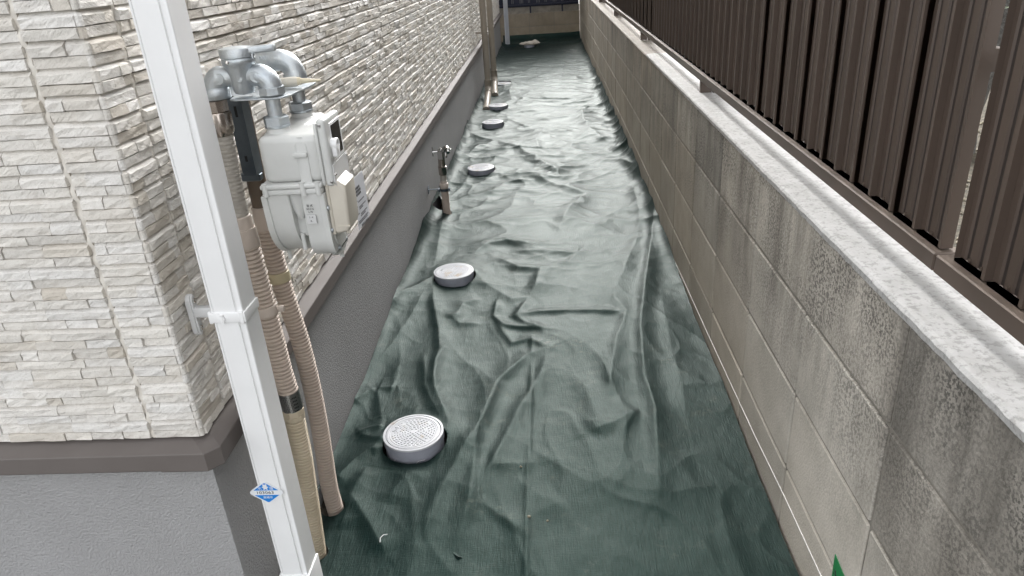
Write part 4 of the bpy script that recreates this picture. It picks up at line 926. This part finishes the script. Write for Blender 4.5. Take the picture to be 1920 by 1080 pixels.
# ivory transmitter box
bm = BM(); prism(bm, [(-.4050, 1.213, .842), (-.4050, 1.213, .936), (-.3860, 1.213, .938), (-.3720, 1.213, .926), (-.3740, 1.213, .850), (-.3780, 1.213, .840), (-.4000, 1.213, .836)], (0, .072, 0), .006, 4); tb = obj('transmitter_box', bm, M['ivory'], gm, smooth=45); tb['label'] = 'ivory plastic box at the foot of the meter'
bm = BM(); box(bm, -.4075, -.4015, 1.211, 1.288, .8355, .938, .0015, 1); obj('back_shell', bm, M['ivory'], tb)
bm = BM(); box(bm, -.3970, -.3735, 1.2118, 1.2145, .8500, .8518); obj('latch_line', bm, M['ivory'], tb)
bm = BM(); box(bm, -.3850, -.375, 1.218, 1.275, .834, .8415, .002, 1); obj('latch', bm, M['ivory'], tb)
# instruction slip
TL, TR, BR, BL = Vector((-.3835, 1.288, .9115)), Vector((-.3725, 1.345, .918)), Vector((-.3700, 1.345, .827)), Vector((-.3795, 1.288, .8150))
tg = root('paper_slip', 'white printed instruction slip hanging beside the ivory box of the gas meter', 'paper slip', (-.39, 1.365, .797))
bm = BM(); bm.faces.new([bm.verts.new(p) for p in (TL, TR, BR, BL)]); r_ = bmesh.ops.extrude_face_region(bm, geom=bm.faces[:]); nrm = (TR - TL).cross(BL - TL).normalized()
for v in [g for g in r_['geom'] if isinstance(g, bmesh.types.BMVert)]: v.co += nrm * .0008
obj('slip', bm, M['paper'], tg)
rt_ = (TR - TL).normalized(); up_ = (TL - BL).normalized(); fn = rt_.cross(up_).normalized(); o3 = TL + fn * .0006
print_rows('heading', o3 - up_ * .018 + rt_ * .004, rt_, up_, [(0, .030), (0, .034), (.0, .033)], tg, M['black'], .0046, .0064)
print_rows('fine_print', o3 - up_ * .042 + rt_ * .004, rt_, up_, [(.0, .010), (.012, .040), (0, .0), (.0, .008), (.012, .044), (.012, .03), (0, 0), (.0, .010), (.014, .044), (.012, .036), (0, 0), (.0, .045), (.0, .04)], tg, M['greyprint'], .0026, .0035)
print_rows('maker_line', o3 - up_ * .0905 + rt_ * .012, rt_, up_, [(0, .036)], tg, M['black'], .0052, .006)
# sealant tube
st = root('sealant_tube', 'squeezed white sealant tube with a pointed nozzle lying on the mounting plate', 'tube', (-.47, 1.33, 1.084))
bm = BM(); rings(bm, [(-.512, 1.315, 1.0895), (-.505, 1.316, 1.094), (-.485, 1.32, 1.0955), (-.466, 1.323, 1.0955), (-.4610, 1.324, 1.0955), (-.4605, 1.324, 1.0955)], [.003, .0075, .0085, .009, .0082, .004], 18); obj('tube', bm, M['ivory'], st, smooth=50)
bm = BM(); rings(bm, [(-.4615, 1.324, 1.0955), (-.455, 1.325, 1.0958), (-.4545, 1.325, 1.0958), (-.420, 1.331, 1.0945), (-.4195, 1.331, 1.0945)], [.0075, .0070, .0052, .0018, .0012], 16); obj('nozzle', bm, M['cream'], st, smooth=50)

# ================================================================== TAUPE DOWNPIPES
def taupe(x, y, zb, dx, dy, label):
    t = root('downpipe', label, 'downpipe', (x, y, 0), 'taupe downpipes on the house wall')
    bm = BM(); cyl(bm, (x, y, zb), (x, y, 3.2), .0305, 28); obj('pipe', bm, M['taupe'], t, smooth=50)
    bm = BM(); lathe(bm, (x, y, 0), [(.0305, zb - .004), (.0345, zb - .002), (.0345, zb + .052), (.0360, zb + .054), (.0360, zb + .062), (.031, zb + .064)], 28); obj('collar', bm, M['taupe'], t, smooth=40)
    e = Vector((x + dx, y + dy, 0.02)); a = Vector((x, y, zb)); k = Vector((x + dx * .10, y + dy * .10, zb - .045)); d = (e - k).normalized()
    bm = BM(); rings(bm, [a, a + Vector((0, 0, -.015)), k, k + d * .05], [.0325, .0335, .0335, .0325], 26); rings(bm, [k + d * .045, k + d * .055], [.036, .036], 26); obj('elbow', bm, M['taupe'], t, smooth=55)
    bm = BM(); rings(bm, [k + d * .05, e - d * .06], [.0305] * 2, 26); rings(bm, [e - d * .07, e - d * .068, e + d * .035], [.0325, .0345, .0345], 26); obj('outlet_pipe', bm, M['taupe'], t, smooth=50)
    for z in (.62, 1.6):
        bm = BM(); lathe(bm, (x, y, 0), [(.0312, z), (.0325, z + .001), (.0325, z + .019), (.0312, z + .02)], 28); box(bm, -.72 , x - .028, y - .008, y + .008, z + .002, z + .018, .002, 1); obj('pipe_clip', bm, M['taupe'], t, smooth=40)
taupe(-0.608, 7.20, 0.130, 0.020, -0.60, 'nearer of two taupe round downpipes on the side wall, its foot aimed forward')
taupe(-0.588, 7.80, 0.135, 0.03, -0.45, 'farther of the two taupe round downpipes on the side wall, half behind the nearer one')
# pale pipe at the far corner
pp = root('downpipe', 'pale grey white pipe standing at the far corner of the house', 'downpipe', (-.628, 11.58, 0))
bm = BM(); cyl(bm, (-.628, 11.58, -.02), (-.628, 11.58, 3.2), .034, 28); obj('pipe', bm, M['whitepipe'], pp, smooth=50)
bm = BM(); lathe(bm, (-.628, 11.58, 0), [(.037, -.02), (.037, .17), (.0345, .172)], 28); obj('collar', bm, M['whitepipe'], pp, smooth=40)

# ================================================================== GARDEN TAP
tp = root('garden_tap', 'chrome garden tap on a short lagged standpipe by the house wall', 'tap', (-.585, 3.67, 0))
TX, TY = -.5855, 3.67
bm = hose([(TX, TY, z) for z in (.165, .1, .05, -.04)], .0206, .0038, .0075); obj('sheath', bm, M['hosepink'], tp, smooth=70)
bm = BM(); lathe(bm, (TX, TY, 0), [(.0175, .158), (.0235, .160), (.0235, .172), (.0215, .173)], 24); ring_c = obj('clamp', bm, M['galvdark'], tp, smooth=40)
bm = BM(); box(bm, -.672, TX - .022, TY - .006, TY + .006, .167, .170); box(bm, -.672, -.669, TY - .02, TY + .02, .150, .188); box(bm, TX - .034, TX - .022, TY - .02, TY + .01, .158, .174); box(bm, TX + .020, TX + .032, TY - .012, TY + .006, .158, .174); obj('clamp_arm', bm, M['galvdark'], tp)
bm = BM(); cyl(bm, (TX + .026, TY - .018, .166), (TX + .026, TY + .012, .166), .003, 10); cyl(bm, (TX - .03, TY - .026, .166), (TX - .03, TY + .012, .166), .003, 10); obj('clamp_bolt', bm, M['chrome'], tp)
bm = BM(); lathe(bm, (TX, TY, 0), [(.0225, .1735), (.0235, .175), (.0235, .199), (.022, .201), (.0185, .202), (.0185, .214), (.0168, .215)], 28); obj('coupling', bm, M['coupling'], tp, smooth=40)
bm = hose([(TX, TY, z) for z in (.25, .235, .213)], .0170, .0012, .0062); obj('sheath', bm, M['hosegrey'], tp, smooth=70)
bm = BM(); lathe(bm, (TX, TY, 0), [(.0175, .246), (.0205, .249), (.0215, .262), (.0215, .285), (.0225, .287), (.0225, .293), (.0195, .294), (.0185, .330), (.0185, .333)], 28); obj('fitting', bm, M['nickel'], tp, smooth=40)
bm = BM(); rings(bm, [(TX, TY, .3325), (TX, TY, .375)], [.0185, .0185], 6); lathe(bm, (TX, TY, 0), [(.0165, .3755), (.0165, .384), (.010, .386), (.010, .392), (.003, .393)], 20); obj('tap_body', bm, M['chrome'], tp, smooth=30)
bm = BM(); rings(bm, [(TX + .008, TY - .004, .372), (TX + .020, TY - .012, .384), (TX + .030, TY - .02, .394), (TX + .036, TY - .03, .396), (TX + .042, TY - .042, .388)], [.011, .012, .0135, .0155, .0165], 20); cyl(bm, (TX + .044, TY - .046, .385), (TX + .047, TY - .056, .378), .012, 16, .010); obj('spout', bm, M['chrome'], tp, smooth=50)
bm = BM(); rings(bm, [(TX + .03, TY - .028, .384), (TX + .032, TY - .034, .366), (TX + .028, TY - .036, .350)], [.010, .010, .009], 16); obj('outlet', bm, M['chrome'], tp, smooth=50)
bm = BM(); cyl(bm, (TX - .016, TY, .372), (TX - .044, TY - .004, .373), .0042, 10); cyl(bm, (TX - .042, TY - .004, .350), (TX - .042, TY - .004, .398), .0030, 8); cyl(bm, (TX + .05, TY - .03, .390), (TX + .06, TY - .03, .388), .004, 10); obj('tap_handle', bm, M['chrome'], tp, smooth=50)

# ================================================================== GREEN MARKING TAPE
gt = root('marking_tape', 'green pointed marking tape stuck low on the block wall in the near right foreground', 'marking tape', (.512, 1.03, .16))
bm = BM(); prism(bm, [(.5122, 1.0415, .2075), (.5122, .985, .2040 - .004), (.5122, .960, .10), (.5122, 1.040, .10), (.5122, 1.0395, .158)], (-.0012, 0, 0)); obj('tape', bm, M['green'], gt)
bm = BM()
for pts in (((1.034, .176), (1.020, .171)), ((1.027, .181), (1.024, .160)), ((1.033, .160), (1.022, .150), (1.030, .142), (1.018, .138)), ((1.035, .168), (1.030, .166))): rings(bm, [(.5107, y, z) for y, z in pts], [.0007] * len(pts), 5)
obj('handwriting', bm, M['black'], gt)
print('verts', sum(len(o.data.vertices) for o in scene.objects if o.type == 'MESH'))
